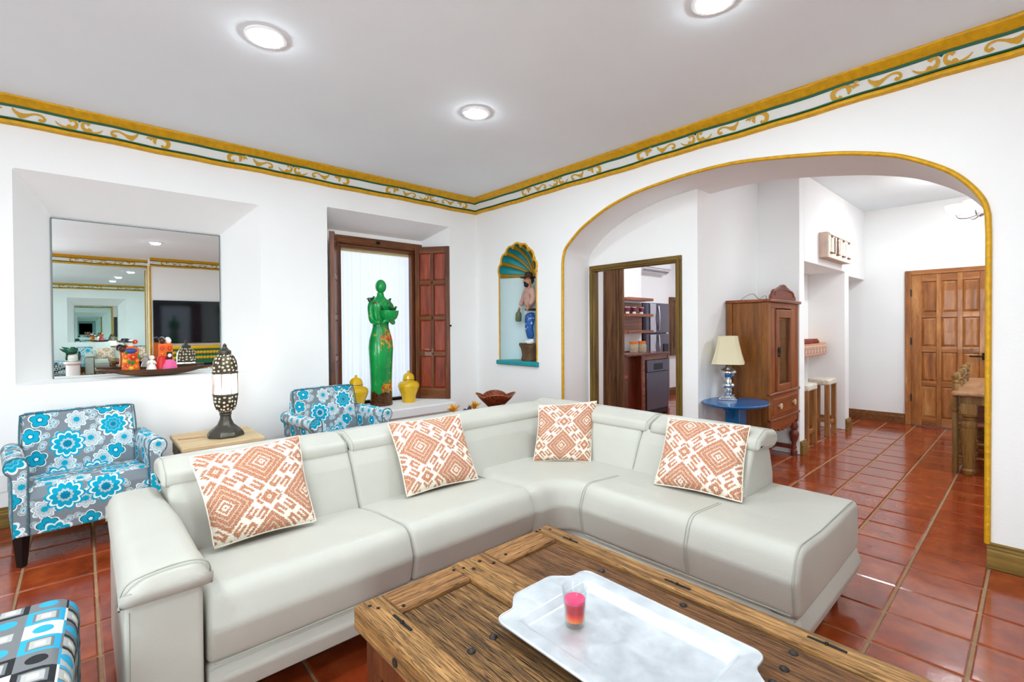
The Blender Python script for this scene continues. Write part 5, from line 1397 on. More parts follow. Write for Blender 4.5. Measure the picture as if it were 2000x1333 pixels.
# ================================================================== SHELL NICHE
nb = MB(); D = 0.25
prof = [(math.cos(math.pi * k / 16), math.sin(math.pi * k / 16)) for k in range(17)]
vs = []
for z in (0.88, SHZ):
    vs += [(WB + D * s, SHY + 0.292 * c, z) for c, s in prof]
nb.add(vs, [(i, i + 1, 18 + i, 17 + i) for i in range(16)])
nb.build('wall_niche', M['plaster_blue'], kind='structure', smooth=60, label='pale blue curved back of the shell niche')
sn = MB(); NT_, NA = 10, 84; vs = []
for j in range(NT_ + 1):
    t_ = j / NT_ * math.pi / 2
    for k in range(NA + 1):
        th = math.pi * k / NA; amt = math.sin(t_); r = shell_R(th, amt) * math.sin(t_)
        f = abs(math.sin(th / math.pi * NL * math.pi)); push = 0.018 * f * math.sin(t_) * math.cos(t_)
        vs.append((WB + (D + push * 2) * math.cos(t_), SHY + r * math.cos(th), SHZ + 1.06 * r * math.sin(th)))
sn.add(vs, [(j * (NA + 1) + k, j * (NA + 1) + k + 1, (j + 1) * (NA + 1) + k + 1, (j + 1) * (NA + 1) + k) for j in range(NT_) for k in range(NA)])
shell = sn.build('wall_niche_shell', M['teal'], kind='structure', smooth=60, label='turquoise scallop shell vault of the niche with gold ribs')
for k in range(NL + 1):
    th = math.pi * k / NL; pts = []
    for j in range(11):
        t_ = j / 10 * math.pi / 2; r = shell_R(th, math.sin(t_)) * math.sin(t_)
        pts.append((WB + D * math.cos(t_) - 0.004, SHY + r * math.cos(th) * 0.995, SHZ + 1.055 * r * math.sin(th)))
    MB().tube(pts, [0.010 + 0.016 * i / 10 for i in range(11)], 8).build('gold_rib', M['gold2'], shell, smooth=60)
MB().tube([(WB - 0.003, a, c) for a, c in shell_out[1:-1]], 0.011, 8).build('gold_edge', M['gold'], shell, smooth=60)
for s in (-1, 1): MB().tube([(WB - 0.002, SHY + s * 0.292, 0.9), (WB - 0.002, SHY + s * 0.292, SHZ)], 0.008, 8).build('gold_edge', M['gold'], shell, smooth=60)
MB().prism(roundpoly([(WB - 0.035, 0.852, 0.02), (WB - 0.035, 0.90, 0.02), (WB + 0.02, 0.90, 0), (WB + 0.02, 0.852, 0)], 6), 0, 1, 'y').build('_tmp', M['teal']) if False else None
sh = MB(); sp = roundpoly([(-0.035, 0.848, 0.024), (0.0, 0.848, 0.001), (0.0, 0.897, 0.001), (-0.035, 0.897, 0.024)], 8)
sh.prism([(WB + 0.002 + a, z) for a, z in sp], SHY - 0.318, SHY + 0.318, 'y')
poly = [(WB + D * s * 0.999, SHY + 0.291 * c) for c, s in prof]
sh.prism(poly, 0.87, 0.897, 'z')
sh.build('trim_12', M['teal'], kind='structure', smooth=40, label='turquoise rounded sill of the shell niche')

# ---- carved man on a stump
M['skin'] = plain('painted_skin', srgb(198, 140, 104), 0.55, var=0.2, vscale=30); M['shirt'] = plain('faded_pink_shirt', srgb(206, 162, 146), 0.75, bump=0.5, bscale=40, var=0.25, vscale=20)
M['hatbrown'] = plain('dark_brown_hat', srgb(70, 44, 28), 0.6, var=0.3); M['beard'] = plain('black_beard', srgb(24, 20, 18), 0.7, bump=0.6, bscale=120)
M['stump'] = wood('carved_stump', srgb(52, 36, 22), srgb(98, 72, 48), srgb(134, 104, 72), 2, 9, 8, 0.8, 0.9); M['jug'] = plain('olive_jug_glaze', srgb(104, 118, 84), 0.35, var=0.3, vscale=20)
def _jeans():
    t = NT('chipped_blue_paint'); n = t.noise(t.coord(), 34, 4, 0.7)
    t.col(t.ramp(n, [(0.56, srgb(24, 84, 160)), (0.60, srgb(60, 110, 170)), (0.64, srgb(226, 226, 220))])); return t.set(0.6)
M['jeans'] = _jeans()
def skin_mesh(name, verts, edges, radii, mat, parent, sub=2, label=None):
    me = bpy.data.meshes.new(name); me.from_pydata(verts, edges, []); me.materials.append(mat)
    o = bpy.data.objects.new(name, me); COL.objects.link(o); o.parent = parent
    bm = bmesh.new(); bm.from_mesh(me); lay = bm.verts.layers.skin.verify(); bm.verts.ensure_lookup_table()
    for i, v in enumerate(bm.verts):
        r = radii[i]; v[lay].radius = (r, r) if not isinstance(r, tuple) else r; v[lay].use_root = (i == 0)
    bm.to_mesh(me); bm.free()
    s = o.modifiers.new('skin', 'SKIN'); s.use_smooth_shade = True
    u = o.modifiers.new('sub', 'SUBSURF'); u.levels = sub; u.render_levels = sub
    return tag(o, label)
st = thing('carved_man', 'painted carving of a bearded man in a hat on a stump, in the shell niche', 'statue', (WB + 0.115, 3.66, 0.897), R(-110))
# local: -y is the way he faces, x to his left; z from the shelf. total height about 0.95
bs = MB(); vs = []
for j, (z, r) in enumerate([(0.0, 0.085), (0.02, 0.092), (0.06, 0.082), (0.12, 0.094), (0.165, 0.112), (0.18, 0.108), (0.182, 0.0)]):
    for k in range(22):
        a = 2 * math.pi * k / 22; q = r * (1 + 0.08 * math.sin(5 * a + j) + 0.05 * math.sin(9 * a + 2 * j)); vs.append((q * math.cos(a), q * math.sin(a), z + (0.014 * math.sin(3 * a) if 0 < j < 6 and r else 0)))
bs.add(vs, [(j * 22 + k, j * 22 + (k + 1) % 22, (j + 1) * 22 + (k + 1) % 22, (j + 1) * 22 + k) for j in range(6) for k in range(22)] + [tuple(range(21, -1, -1))])
bs.build('stump', M['stump'], st, smooth=50)
# legs and hips: one surface
skin_mesh('trousers', [(0, 0.01, 0.50), (0.045, 0.005, 0.475), (0.062, -0.03, 0.36), (0.058, 0.0, 0.225), (-0.045, 0.01, 0.475), (-0.055, 0.01, 0.35), (-0.05, 0.03, 0.225), (0, 0.01, 0.535)],
          [(0, 1), (1, 2), (2, 3), (0, 4), (4, 5), (5, 6), (0, 7)], [0.058, 0.05, 0.04, 0.033, 0.05, 0.04, 0.034, 0.056], M['jeans'], st)
for (x, y) in ((0.058, -0.02), (-0.05, 0.012)):
    MB().ball((x, y, 0.2), 0.03, 14, 10, (0.85, 1.7, 0.75)).build('shoe', M['white_glaze'], st, smooth=60)
    MB().tube([(x, y + 0.02, 0.2), (x, y + 0.02, 0.235)], 0.024, 10).build('sock', M['white_glaze'], st, smooth=60)
# torso with arms
skin_mesh('shirt', [(0, 0.01, 0.56), (0, 0.0, 0.64), (0, 0.0, 0.73), (0.075, 0.0, 0.745), (0.118, 0.0, 0.665), (0.108, -0.05, 0.59), (-0.075, 0.0, 0.745), (-0.125, -0.01, 0.67), (-0.165, -0.04, 0.59), (0, 0.0, 0.775)],
          [(0, 1), (1, 2), (2, 3), (3, 4), (4, 5), (2, 6), (6, 7), (7, 8), (2, 9)], [0.056, 0.062, 0.066, 0.042, 0.034, 0.026, 0.042, 0.034, 0.025, 0.032], M['shirt'], st)
MB().lathe([(0.055, 0), (0.06, 0.006), (0.06, 0.02), (0.055, 0.026)], (0, 0.01, 0.535), 20).build('belt', M['hatbrown'], st, smooth=40)
MB().tube([(0, 0, 0.76), (0, -0.006, 0.815)], 0.024, 12).build('neck', M['skin'], st, smooth=60)
hd = MB().ball((0, -0.012, 0.858), 0.05, 20, 16, (0.86, 0.98, 1.18)); hd.build('head', M['skin'], st, smooth=80)
MB().tube([(0, -0.056, 0.872), (0, -0.07, 0.853), (0, -0.062, 0.846)], [0.006, 0.010, 0.007], 8).build('nose', M['skin'], st, smooth=60)
for s in (-1, 1):
    MB().ball((s * 0.018, -0.055, 0.873), 0.006, 8, 6).build('eye', M['beard'], st, smooth=60)
    MB().ball((s * 0.044, -0.006, 0.858), 0.011, 8, 6, (0.5, 0.9, 1.3)).build('ear', M['skin'], st, smooth=60)
    MB().tube([(s * 0.006, -0.059, 0.885), (s * 0.028, -0.052, 0.887)], 0.0035, 6).build('eyebrow', M['beard'], st, smooth=60)
MB().ball((0, -0.034, 0.818), 0.034, 14, 10, (0.95, 0.85, 1.0)).build('beard', M['beard'], st, smooth=60)
MB().ball((0, -0.056, 0.838), 0.016, 10, 8, (1.5, 0.6, 0.5)).build('moustache', M['beard'], st, smooth=60)
MB().ball((0, 0.012, 0.868), 0.048, 14, 10, (0.95, 0.9, 1.05)).build('hair', M['beard'], st, smooth=60)
MB().lathe([(0, 0.05), (0.02, 0.053), (0.04, 0.042), (0.047, 0.012), (0.05, 0.002), (0.094, -0.008), (0.098, -0.004), (0.09, -0.013), (0.045, -0.006), (0, -0.004)], (0, -0.006, 0.9), 28).build('hat', M['hatbrown'], st, smooth=50)
def hand(root, x, y, z, dirs, s):
    MB().ball((x, y, z), 0.017, 10, 8, (0.8, 0.8, 1.2)).build('palm', M['skin'], root, smooth=60)
    for k in range(4):
        o = (k - 1.5) * 0.008; l = [0.022, 0.026, 0.025, 0.02][k]
        MB().tube([(x + o, y - 0.006, z - 0.012), (x + o, y - 0.016, z - 0.012 - l * 0.6), (x + o * 0.9, y - 0.006, z - 0.014 - l)], [0.005, 0.0048, 0.0035], 6).build('finger', M['skin'], root, smooth=60)
    MB().tube([(x + s * 0.012, y, z + 0.004), (x + s * 0.02, y - 0.014, z - 0.008), (x + s * 0.012, y - 0.02, z - 0.016)], [0.006, 0.005, 0.004], 6).build('thumb', M['skin'], root, smooth=60)
hand(st, -0.172, -0.046, 0.565, None, 1); hand(st, 0.1, -0.062, 0.565, None, -1)
MB().lathe([(0, 0), (0.028, 0), (0.034, 0.012), (0.034, 0.08), (0.026, 0.1), (0.012, 0.108), (0.012, 0.125), (0, 0.125)], (0, 0, 0), 18).xf(Matrix.Translation((-0.182, -0.055, 0.425)) @ Matrix.Rotation(R(10), 4, 'Y')).build('jug', M['jug'], st, smooth=50)

# ================================================================== KITCHEN DOORWAY
M['frame_z'] = wood('doorframe_wood_upright', srgb(70, 50, 14), srgb(112, 86, 30), srgb(140, 110, 48), 2, 8, 14, 0.45, 0.3)
M['frame_y'] = wood('doorframe_wood_level', srgb(70, 50, 14), srgb(112, 86, 30), srgb(140, 110, 48), 1, 8, 14, 0.45, 0.3)
kd = thing('door_1', 'olive brown wooden frame of the kitchen doorway', None, (KX, 2.56, 0), kind='structure')
for (n_, y0, y1, z0, z1, mt) in (('jamb', DY0, DY0 + 0.055, 0, DZ1 - 0.058, 'frame_z'), ('jamb', DY1 - 0.06, DY1, 0, DZ1 - 0.058, 'frame_z'), ('head', DY0, DY1, DZ1 - 0.058, DZ1, 'frame_y')):
    f = MB().box(-0.018, 0.06, y0 - 2.56, y1 - 2.56, z0, z1).build(n_, M[mt], kd, bevel=0.006)
    w = 0.012
    if n_ == 'jamb': MB().box(-0.028, -0.016, (y0 + y1) / 2 - w - 2.56, (y0 + y1) / 2 + w - 2.56, z0, z1 + 0.02).build('moulding', M[mt], f, bevel=0.005)
    else: MB().box(-0.028, -0.016, y0 + 0.02 - 2.56, y1 - 0.02 - 2.56, (z0 + z1) / 2 - w, (z0 + z1) / 2 + w).build('moulding', M[mt], f, bevel=0.005)

# ---- kitchen contents
M['plank_z'] = wood('kitchen_planks', srgb(58, 34, 18), srgb(106, 70, 38), srgb(140, 100, 60), 2, 8, 14, 0.45, 0.3)
tc = thing('plank_screen', 'tall dark plank screen standing just inside the kitchen doorway', 'screen', (4.72, 3.40, 0))
ys = [-0.135, -0.075, 0.10, 0.155]
MB().box(0.0, 0.022, -0.135, 0.155, 0, 2.3).build('carcass', M['plank_z'], tc)
for (a, b_) in ((-0.135, -0.092), (-0.088, -0.048), (-0.044, 0.108), (0.112, 0.155)):
    MB().box(-0.02, 0.0, a, b_, 0.0, 2.3).build('plank', M['plank_z'], tc, bevel=0.006)
def kbox(par, name, x0, x1, y0, y1, z0, z1, mat, bev=0.004): return MB().box(x0, x1, y0, y1, z0, z1).build(name, mat, par, bevel=bev)
M['steel'] = plain('dark_stainless_steel', srgb(108, 104, 116), 0.28, 0.85); M['steel_dark'] = plain('black_steel_side', srgb(34, 32, 40), 0.35, 0.3); M['steel_l'] = plain('bright_steel', srgb(206, 204, 212), 0.22, 0.9)
fr = thing('refrigerator', 'dark steel refrigerator with two doors in the kitchen', 'refrigerator', (6.68, 4.0, 0))
kbox(fr, 'body', -0.34, 0.34, 0.03, 0.5, 0.04, 1.62, M['steel_dark'])
for (z0, z1) in ((0.06, 1.14), (1.155, 1.615)):
    d = MB().prism(roundpoly([(-0.335, 0.03, 0.0), (-0.335, -0.03, 0.02), (0.0, -0.05, 0.3), (0.335, -0.03, 0.02), (0.335, 0.03, 0.0)], 6), z0, z1, 'z').build('door', M['steel'], fr, smooth=40)
    MB().tube(spline([(-0.03, -0.055, z0 + 0.04), (-0.055, -0.085, (z0 + z1) / 2), (-0.03, -0.055, z1 - 0.04)], 6) if z0 > 1 else spline([(-0.03, -0.055, 0.78), (-0.055, -0.085, 0.95), (-0.03, -0.055, 1.12)], 6), 0.012, 8).build('handle', M['steel_l'], d, smooth=60)
    MB().box(-0.26, -0.10, -0.052, -0.04, z0 + 0.01, z1 - 0.01).build('bright_strip', M['steel_l'], d, bevel=0.004)
MB().box(0.12, 0.26, -0.056, -0.04, 0.80, 0.98).build('water_dispenser', M['steel_dark'], fr, bevel=0.006)
M['red_wood'] = wood('red_varnished_wood', srgb(56, 18, 10), srgb(100, 40, 20), srgb(140, 66, 36), 2, 8, 12, 0.3, 0.15, coat=0.4)
M['red_wood_x'] = wood('red_varnished_wood_x', srgb(74, 30, 14), srgb(136, 72, 40), srgb(178, 112, 70), 0, 8, 12, 0.3, 0.15, coat=0.4)
kc = thing('kitchen_counter', 'red varnished wooden kitchen counter around the dishwasher', 'counter', (5.96, 3.6, 0))
kbox(kc, 'worktop', -0.74, 0.36, -0.03, 0.42, 0.86, 0.89, M['red_wood'])
kbox(kc, 'side_panel', -0.34, -0.30, 0.0, 0.42, 0, 0.86, M['red_wood']); kbox(kc, 'front_stile', -0.30, -0.245, 0.0, 0.05, 0, 0.86, M['red_wood_x'])
kbox(kc, 'front_rail', -0.245, 0.34, 0.0, 0.05, 0.79, 0.86, M['red_wood_x']); kbox(kc, 'side_panel', 0.32, 0.36, 0.0, 0.42, 0, 0.86, M['red_wood'])
kbox(kc, 'back_unit', -0.74, -0.34, 0.1, 0.42, 0, 0.86, M['red_wood'])
dw = thing('dishwasher', 'stainless dishwasher built into the kitchen counter', 'dishwasher', (6.0, 3.6, 0.02))
kbox(dw, 'door', -0.275, 0.27, -0.02, 0.03, 0.08, 0.60, M['steel']); kbox(dw, 'control_panel', -0.275, 0.27, -0.026, 0.03, 0.605, 0.765, M['steel']); kbox(dw, 'handle_recess', -0.11, 0.12, -0.03, -0.02, 0.63, 0.72, M['steel_dark']); kbox(dw, 'plinth', -0.27, 0.27, 0.0, 0.03, 0.0, 0.075, M['steel_dark'])
lc = thing('kitchen_drawer_unit', 'low wooden drawer unit beside the counter end', 'cabinet', (5.02, 3.5, 0))
kbox(lc, 'carcass', -0.06, 0.1, 0.0, 0.3, 0, 0.60, M['red_wood']); kbox(lc, 'top', -0.07, 0.11, -0.02, 0.3, 0.60, 0.63, M['red_wood_x']); kbox(lc, 'drawer', -0.055, 0.095, -0.012, 0.0, 0.3, 0.56, M['plank_z'])
kwb = MB().box(5.3, 6.22, 3.98, 4.53, 0.9, 2.4).build('wall_kitchen_chase', M['plaster'], kind='structure', label='white boxed wall above the kitchen shelves')
shf = thing('kitchen_shelf', 'varnished wooden kitchen shelf with two boards and a back panel', 'shelf', (5.92, 3.98, 1.1))
kbox(shf, 'back_panel', -0.3, 0.29, -0.015, 0.0, 0.09, 0.50, M['red_wood_x'])
for z in (0.06, 0.295, 0.525): kbox(shf, 'board', -0.32, 0.31, -0.2, 0.0, z, z + 0.04, M['red_wood_x'])
M['purple_glaze'] = plain('plum_glaze', srgb(120, 40, 72), 0.3)
c0 = thing('cup', 'plum and white footed cup on the kitchen shelf nearest the doorway', 'cup', (5.71, 3.88, 1.435), 0, 'cups on the kitchen shelf')
MB().lathe([(0, 0), (0.026, 0), (0.028, 0.03), (0, 0.032)], seg=16).build('foot', M['white_glaze'], c0, smooth=40); MB().lathe([(0, 0.032), (0.028, 0.032), (0.036, 0.09), (0.032, 0.09), (0.022, 0.04), (0, 0.04)], seg=16).build('bowl', M['purple_glaze'], c0, smooth=40); MB().lathe([(0.036, 0.088), (0.038, 0.1), (0.034, 0.1), (0.034, 0.088)], seg=16).build('rim', M['white_glaze'], c0, smooth=40)
copy_tree(c0, (5.87, 3.88, 1.435), 0, 'plum and white footed cup in the middle of the kitchen shelf')
copy_tree(c0, (6.06, 3.88, 1.435), 0, 'plum and white footed cup at the refrigerator end of the shelf')
M['lid_orange'] = plain('orange_lid', srgb(222, 112, 24), 0.4); M['spice'] = plain('spice_mix', srgb(196, 178, 150), 0.8, var=0.6, vscale=90)
kj = thing('spice_jar', 'glass spice jar with orange lid nearest the plank screen', 'jar', (5.74, 3.80, 0.891), 0, 'spice jars on the counter')
MB().lathe([(0, 0), (0.06, 0), (0.062, 0.1), (0.05, 0.12), (0, 0.12)], seg=18).build('body', M['spice'], kj, smooth=40); MB().lathe([(0, 0.12), (0.054, 0.12), (0.054, 0.155), (0, 0.156)], seg=18).build('lid', M['lid_orange'], kj, smooth=40)
copy_tree(kj, (5.95, 3.80, 0.891), 0, 'glass spice jar with orange lid and dark scoop near the refrigerator')
acu = thing('air_conditioner', 'white split air conditioner high on the kitchen wall', 'air conditioner', (7.3, 4.53, 2.17))
acp = roundpoly([(0.0, 0.0, 0.01), (-0.10, 0.0, 0.03), (-0.19, 0.06, 0.05), (-0.20, 0.24, 0.03), (0.0, 0.26, 0.01)], 5)
MB().prism(acp, -0.42, 0.42, 'x').build('case', M['white_metal'], acu, smooth=40); MB().box(-0.38, 0.38, -0.17, -0.12, 0.022, 0.035).build('vane', plain('grey_vane', srgb(120, 116, 126), 0.5), acu)
MB().box(-0.41, 0.41, -0.204, -0.196, 0.075, 0.08).build('slot', bpy.data.materials['grey_vane'], acu)
kw = thing('window_2', 'wooden shuttered window on the kitchen wall', None, (8.25, 4.53, 0.72), kind='structure')
kbox(kw, 'frame', -0.28, -0.22, -0.05, 0, 0, 1.07, M['plank_z']); kbox(kw, 'frame', 0.22, 0.28, -0.05, 0, 0, 1.07, M['plank_z']); kbox(kw, 'frame', -0.22, 0.22, -0.05, 0, 1.0, 1.07, M['plank_z']); kbox(kw, 'frame', -0.22, 0.22, -0.05, 0, 0, 0.07, M['plank_z'])
kbox(kw, 'leaf', -0.22, 0.22, -0.03, 0, 0.07, 1.0, M['plank_z']); kbox(kw, 'raised_panel', -0.15, 0.15, -0.04, -0.03, 0.14, 0.93, M['plank_z'], 0.01)

# ================================================================== BLUE TABLE AND LAMP
M['blue'] = plain('bright_blue_paint', srgb(0, 92, 152), 0.35, var=0.12, coat=0.3)
bt2 = thing('pedestal_table', 'bright blue oval pedestal table beside the tall cabinet', 'table', (4.045, 1.69, 0))
MB().lathe([(0, 0.595), (0.28, 0.595), (0.295, 0.603), (0.30, 0.612), (0.295, 0.62), (0, 0.622)], seg=48, sy=0.82).build('top', M['blue'], bt2, smooth=40)
MB().box(-0.07, 0.07, -0.06, 0.06, 0.05, 0.595).build('pedestal', M['blue'], bt2, bevel=0.006)
for s in (-1, 1):
    MB().prism([(s * 0.06, 0.595), (s * 0.22, 0.595), (s * 0.20, 0.57), (s * 0.12, 0.55), (s * 0.06, 0.47)], -0.012, 0.012, 'y').build('bracket', M['blue'], bt2)
MB().box(-0.18, 0.18, -0.16, 0.16, 0, 0.05).build('base', M['blue'], bt2, bevel=0.01)
M['silver'] = plain('mercury_glass', srgb(212, 214, 216), 0.08, 1.0, bump=0.15, bscale=30); M['shade'] = plain('linen_shade', srgb(216, 204, 172), 0.9, bump=0.3, bscale=160)
lp = thing('table_lamp', 'silver baluster table lamp with cream fabric shade on the blue table', 'lamp', (4.10, 1.775, 0.622), R(20))
MB().box(-0.07, 0.07, -0.07, 0.07, 0, 0.016).box(-0.06, 0.06, -0.06, 0.06, 0.016, 0.03).build('plinth', M['silver'], lp, bevel=0.003)
MB().lathe([(0.05, 0.03), (0.052, 0.05), (0.03, 0.06), (0.034, 0.075), (0.032, 0.095), (0.05, 0.11), (0.054, 0.125), (0.048, 0.14), (0.03, 0.15), (0.026, 0.175), (0.05, 0.20), (0.066, 0.225), (0.068, 0.24), (0.056, 0.26), (0.03, 0.272), (0.022, 0.285), (0.022, 0.33), (0, 0.33)], seg=32).build('baluster', M['silver'], lp, smooth=50)
b = MB(); n = 8; vs = []
for (z, w, d) in ((0.31, 0.16, 0.125), (0.37, 0.137, 0.108), (0.44, 0.115, 0.092), (0.50, 0.10, 0.08), (0.545, 0.092, 0.074)):
    c = 0.3
    for (sx, sy) in ((1, -1 + c), (1, 1 - c), (1 - c, 1), (-1 + c, 1), (-1, 1 - c), (-1, -1 + c), (-1 + c, -1), (1 - c, -1)): vs.append((w * sx, d * sy, z))
b.add(vs, [(k * 8 + i, k * 8 + (i + 1) % 8, (k + 1) * 8 + (i + 1) % 8, (k + 1) * 8 + i) for k in range(4) for i in range(8)]); b.build('shade', M['shade'], lp, smooth=25)
MB().tube([(0, 0, 0.33), (0, 0, 0.54)], 0.006, 6).build('stem', M['silver'], lp)

# ================================================================== TALL CABINET
M['cab_side'] = wood('cabinet_side_wood', srgb(82, 44, 14), srgb(134, 78, 28), srgb(164, 106, 44), 2, 7, 9, 0.4, 0.15, coat=0.2)
M['cab_front'] = wood('cabinet_front_wood', srgb(84, 40, 16), srgb(138, 74, 34), srgb(170, 102, 54), 2, 8, 12, 0.35, 0.15, coat=0.3)
M['cab_front_x'] = wood('cabinet_front_wood_x', srgb(84, 38, 16), srgb(134, 68, 32), srgb(166, 96, 50), 0, 8, 12, 0.35, 0.15, coat=0.3)
M['cab_red'] = wood('cabinet_crest_wood', srgb(80, 32, 22), srgb(116, 52, 36), srgb(138, 70, 50), 0, 7, 9, 0.4, 0.15, coat=0.2)
M['cab_dark'] = wood('cabinet_inside_and_reflection', srgb(60, 36, 22), srgb(104, 68, 42), srgb(140, 100, 66), 2, 8, 12, 0.5, 0.25)
CX0, CX1, CY0, CY1 = 4.365, 5.12, 1.545, 1.905
cab = thing('tall_cabinet', 'tall carved wooden cabinet with glazed door and single drawer', 'cabinet', (CX0, CY0, 0))
cw, cd = CX1 - CX0, CY1 - CY0
def cb(name, x0, x1, y0, y1, z0, z1, mat, bev=0.004, par=None): return MB().box(x0, x1, y0, y1, z0, z1).build(name, M[mat], par or cab, bevel=bev)
cb('side_panel', 0.012, 0.03, 0.06, cd - 0.05, 0.36, 1.455, 'cab_side'); cb('post', 0, 0.05, 0.0, 0.06, 0.36, 1.455, 'cab_side'); cb('post', 0, 0.05, cd - 0.05, cd, 0.0, 1.455, 'cab_side')
cb('side_panel', cw - 0.03, cw - 0.012, 0.06, cd - 0.05, 0.36, 1.455, 'cab_side'); cb('post', cw - 0.05, cw, 0.0, 0.06, 0.36, 1.455, 'cab_front'); cb('post', cw - 0.05, cw, cd - 0.05, cd, 0.0, 1.455, 'cab_side')
cb('back_panel', 0.03, cw - 0.03, cd - 0.03, cd - 0.015, 0.36, 1.455, 'cab_dark'); cb('floor_board', 0.03, cw - 0.03, 0.03, cd - 0.03, 0.63, 0.65, 'cab_dark')
MB().box(-0.012, cw + 0.02, -0.022, cd + 0.005, 1.455, 1.482).build('cornice', M['cab_front_x'], cab, bevel=0.008, bseg=3)
cb('frieze_rail', 0.05, cw - 0.05, 0.004, 0.05, 1.405, 1.455, 'cab_front_x'); cb('stile', 0.05, 0.17, 0.004, 0.05, 0.665, 1.405, 'cab_front'); cb('stile', cw - 0.17, cw - 0.05, 0.004, 0.05, 0.665, 1.405, 'cab_front')
d = thing('door', 'glazed door backed by boards that imitate a panelled door reflected in the glass', None, (0, 0, 0)); d.parent = cab
for (x0, x1, z0, z1) in ((0.17, 0.235, 0.665, 1.395), (cw - 0.235, cw - 0.17, 0.665, 1.395), (0.235, cw - 0.235, 1.32, 1.395), (0.235, cw - 0.235, 0.665, 0.725)): MB().box(x0, x1, -0.008, 0.03, z0, z1).build('frame', M['cab_front'], d, bevel=0.005)
M['pane'] = thin_glass('thin_cabinet_glass', (0.9, 0.92, 0.9, 1), 1.0)
MB().box(0.235, cw - 0.235, 0.008, 0.012, 0.725, 1.32).build('pane', M['pane'], d)
MB().box(0.235, cw - 0.235, 0.03, 0.045, 0.725, 1.32).build('reflected_leaf', M['cab_dark'], d)  # boards stand for the reflection of a panelled door in the pane
for z0, z1 in ((0.745, 0.90), (0.93, 1.11), (1.14, 1.30)): MB().box(0.255, cw - 0.255, 0.022, 0.031, z0, z1).build('reflected_panel', M['cab_dark'], d, bevel=0.006)
for z in (0.985, 1.035): MB().ball((0.20, -0.02, z), 0.012, 10, 8).build('knob', M['old_iron'], d, smooth=60)
MB().box(0.195, 0.205, -0.03, -0.01, 1.0, 1.06).build('key', M['old_iron'], d)
cb('waist_moulding', 0.0, cw, -0.016, 0.02, 0.640, 0.665, 'cab_front_x', 0.007)
dr = cb('drawer', 0.05, cw - 0.05, -0.006, 0.3, 0.44, 0.635, 'cab_front_x'); MB().box(0.08, cw - 0.08, -0.012, -0.004, 0.465, 0.61).build('drawer_panel', M['cab_front_x'], dr, bevel=0.004)
for x in (0.2, cw - 0.2): MB().lathe([(0, 0), (0.012, 0), (0.012, 0.01), (0.026, 0.018), (0.026, 0.026), (0, 0.032)], (0, 0, 0), 16).xf(Matrix.Translation((x, -0.01, 0.54)) @ Matrix.Rotation(R(90), 4, 'X')).build('knob', M['stone_top'], dr, smooth=40)
cb('lower_moulding', 0.0, cw, -0.014, 0.02, 0.415, 0.438, 'cab_front_x', 0.006)
ap_ = [(0.03, 0.415)] + [(0.03 + (cw - 0.06) * k / 30, 0.36 - 0.05 * math.sin(math.pi * k / 30) + 0.012 * math.cos(k * 1.6)) for k in range(31)] + [(cw - 0.03, 0.415)]
b = MB(); N = 31
top = [(0.03 + (cw - 0.06) * k / 30, 0.416) for k in range(31)]; bot = ap_[1:32]
vs = [(x, 0.0, z) for x, z in top] + [(x, 0.0, z) for x, z in bot] + [(x, 0.02, z) for x, z in top] + [(x, 0.02, z) for x, z in bot]
fs = []
for k in range(30): fs += [(k, 31 + k, 32 + k, k + 1), (62 + k, 63 + k, 94 + k, 93 + k), (31 + k, 93 + k, 94 + k, 32 + k)]
b.add(vs, fs); b.build('carved_apron', M['cab_front_x'], cab, smooth=30)
turn = [(0.0, 0.0), (0.028, 0.0), (0.028, 0.05), (0.018, 0.06), (0.024, 0.075), (0.018, 0.1), (0.02, 0.12), (0.034, 0.16), (0.042, 0.20), (0.04, 0.225), (0.024, 0.245), (0.032, 0.262), (0.038, 0.285), (0.03, 0.31), (0.024, 0.325), (0.036, 0.34), (0.036, 0.42), (0, 0.42)]
for x in (0.035, cw - 0.035): MB().lathe(turn, (x, 0.03, 0), 20).build('turned_leg', M['cab_red'], cab, smooth=40)
cb('stretcher', 0.02, 0.05, 0.05, cd - 0.05, 0.06, 0.10, 'cab_red'); cb('stretcher', cw - 0.05, cw - 0.02, 0.05, cd - 0.05, 0.06, 0.10, 'cab_red'); cb('stretcher', 0.05, cw - 0.05, cd * 0.5, cd * 0.5 + 0.03, 0.06, 0.10, 'cab_red')
crest = [(0.07, 1.482), (0.07, 1.515), (0.10, 1.53), (0.125, 1.56), (0.16, 1.575), (0.20, 1.578), (0.25, 1.592), (0.30, 1.605), (0.33, 1.618), (0.378, 1.625), (0.42, 1.618), (0.45, 1.605), (0.50, 1.592), (0.55, 1.578), (0.59, 1.575), (0.63, 1.56), (0.655, 1.53), (0.685, 1.515), (0.685, 1.482)]
MB().prism(crest, 0.0, 0.025, 'y').build('carved_crest', M['cab_red'], cab, bevel=0.004)
MB().tube(spline([(0.14, -0.002, 1.515), (0.15, -0.002, 1.545), (0.2, -0.002, 1.56), (0.378, -0.002, 1.575), (0.55, -0.002, 1.56), (0.6, -0.002, 1.545), (0.615, -0.002, 1.515)], 5), 0.004, 6).build('crest_line', M['cab_red'], cab, smooth=60)
MB().tube(spline([(4.42, 1.80, 1.487), (4.48, 1.76, 1.53), (4.56, 1.74, 1.54), (4.62, 1.72, 1.50), (4.70, 1.70, 1.53), (4.80, 1.72, 1.525), (4.84, 1.74, 1.487)], 5), 0.003, 6).build('loose_wire', M['steel_l'], label='loose coil of thin wire lying on top of the cabinet', cat='wire')

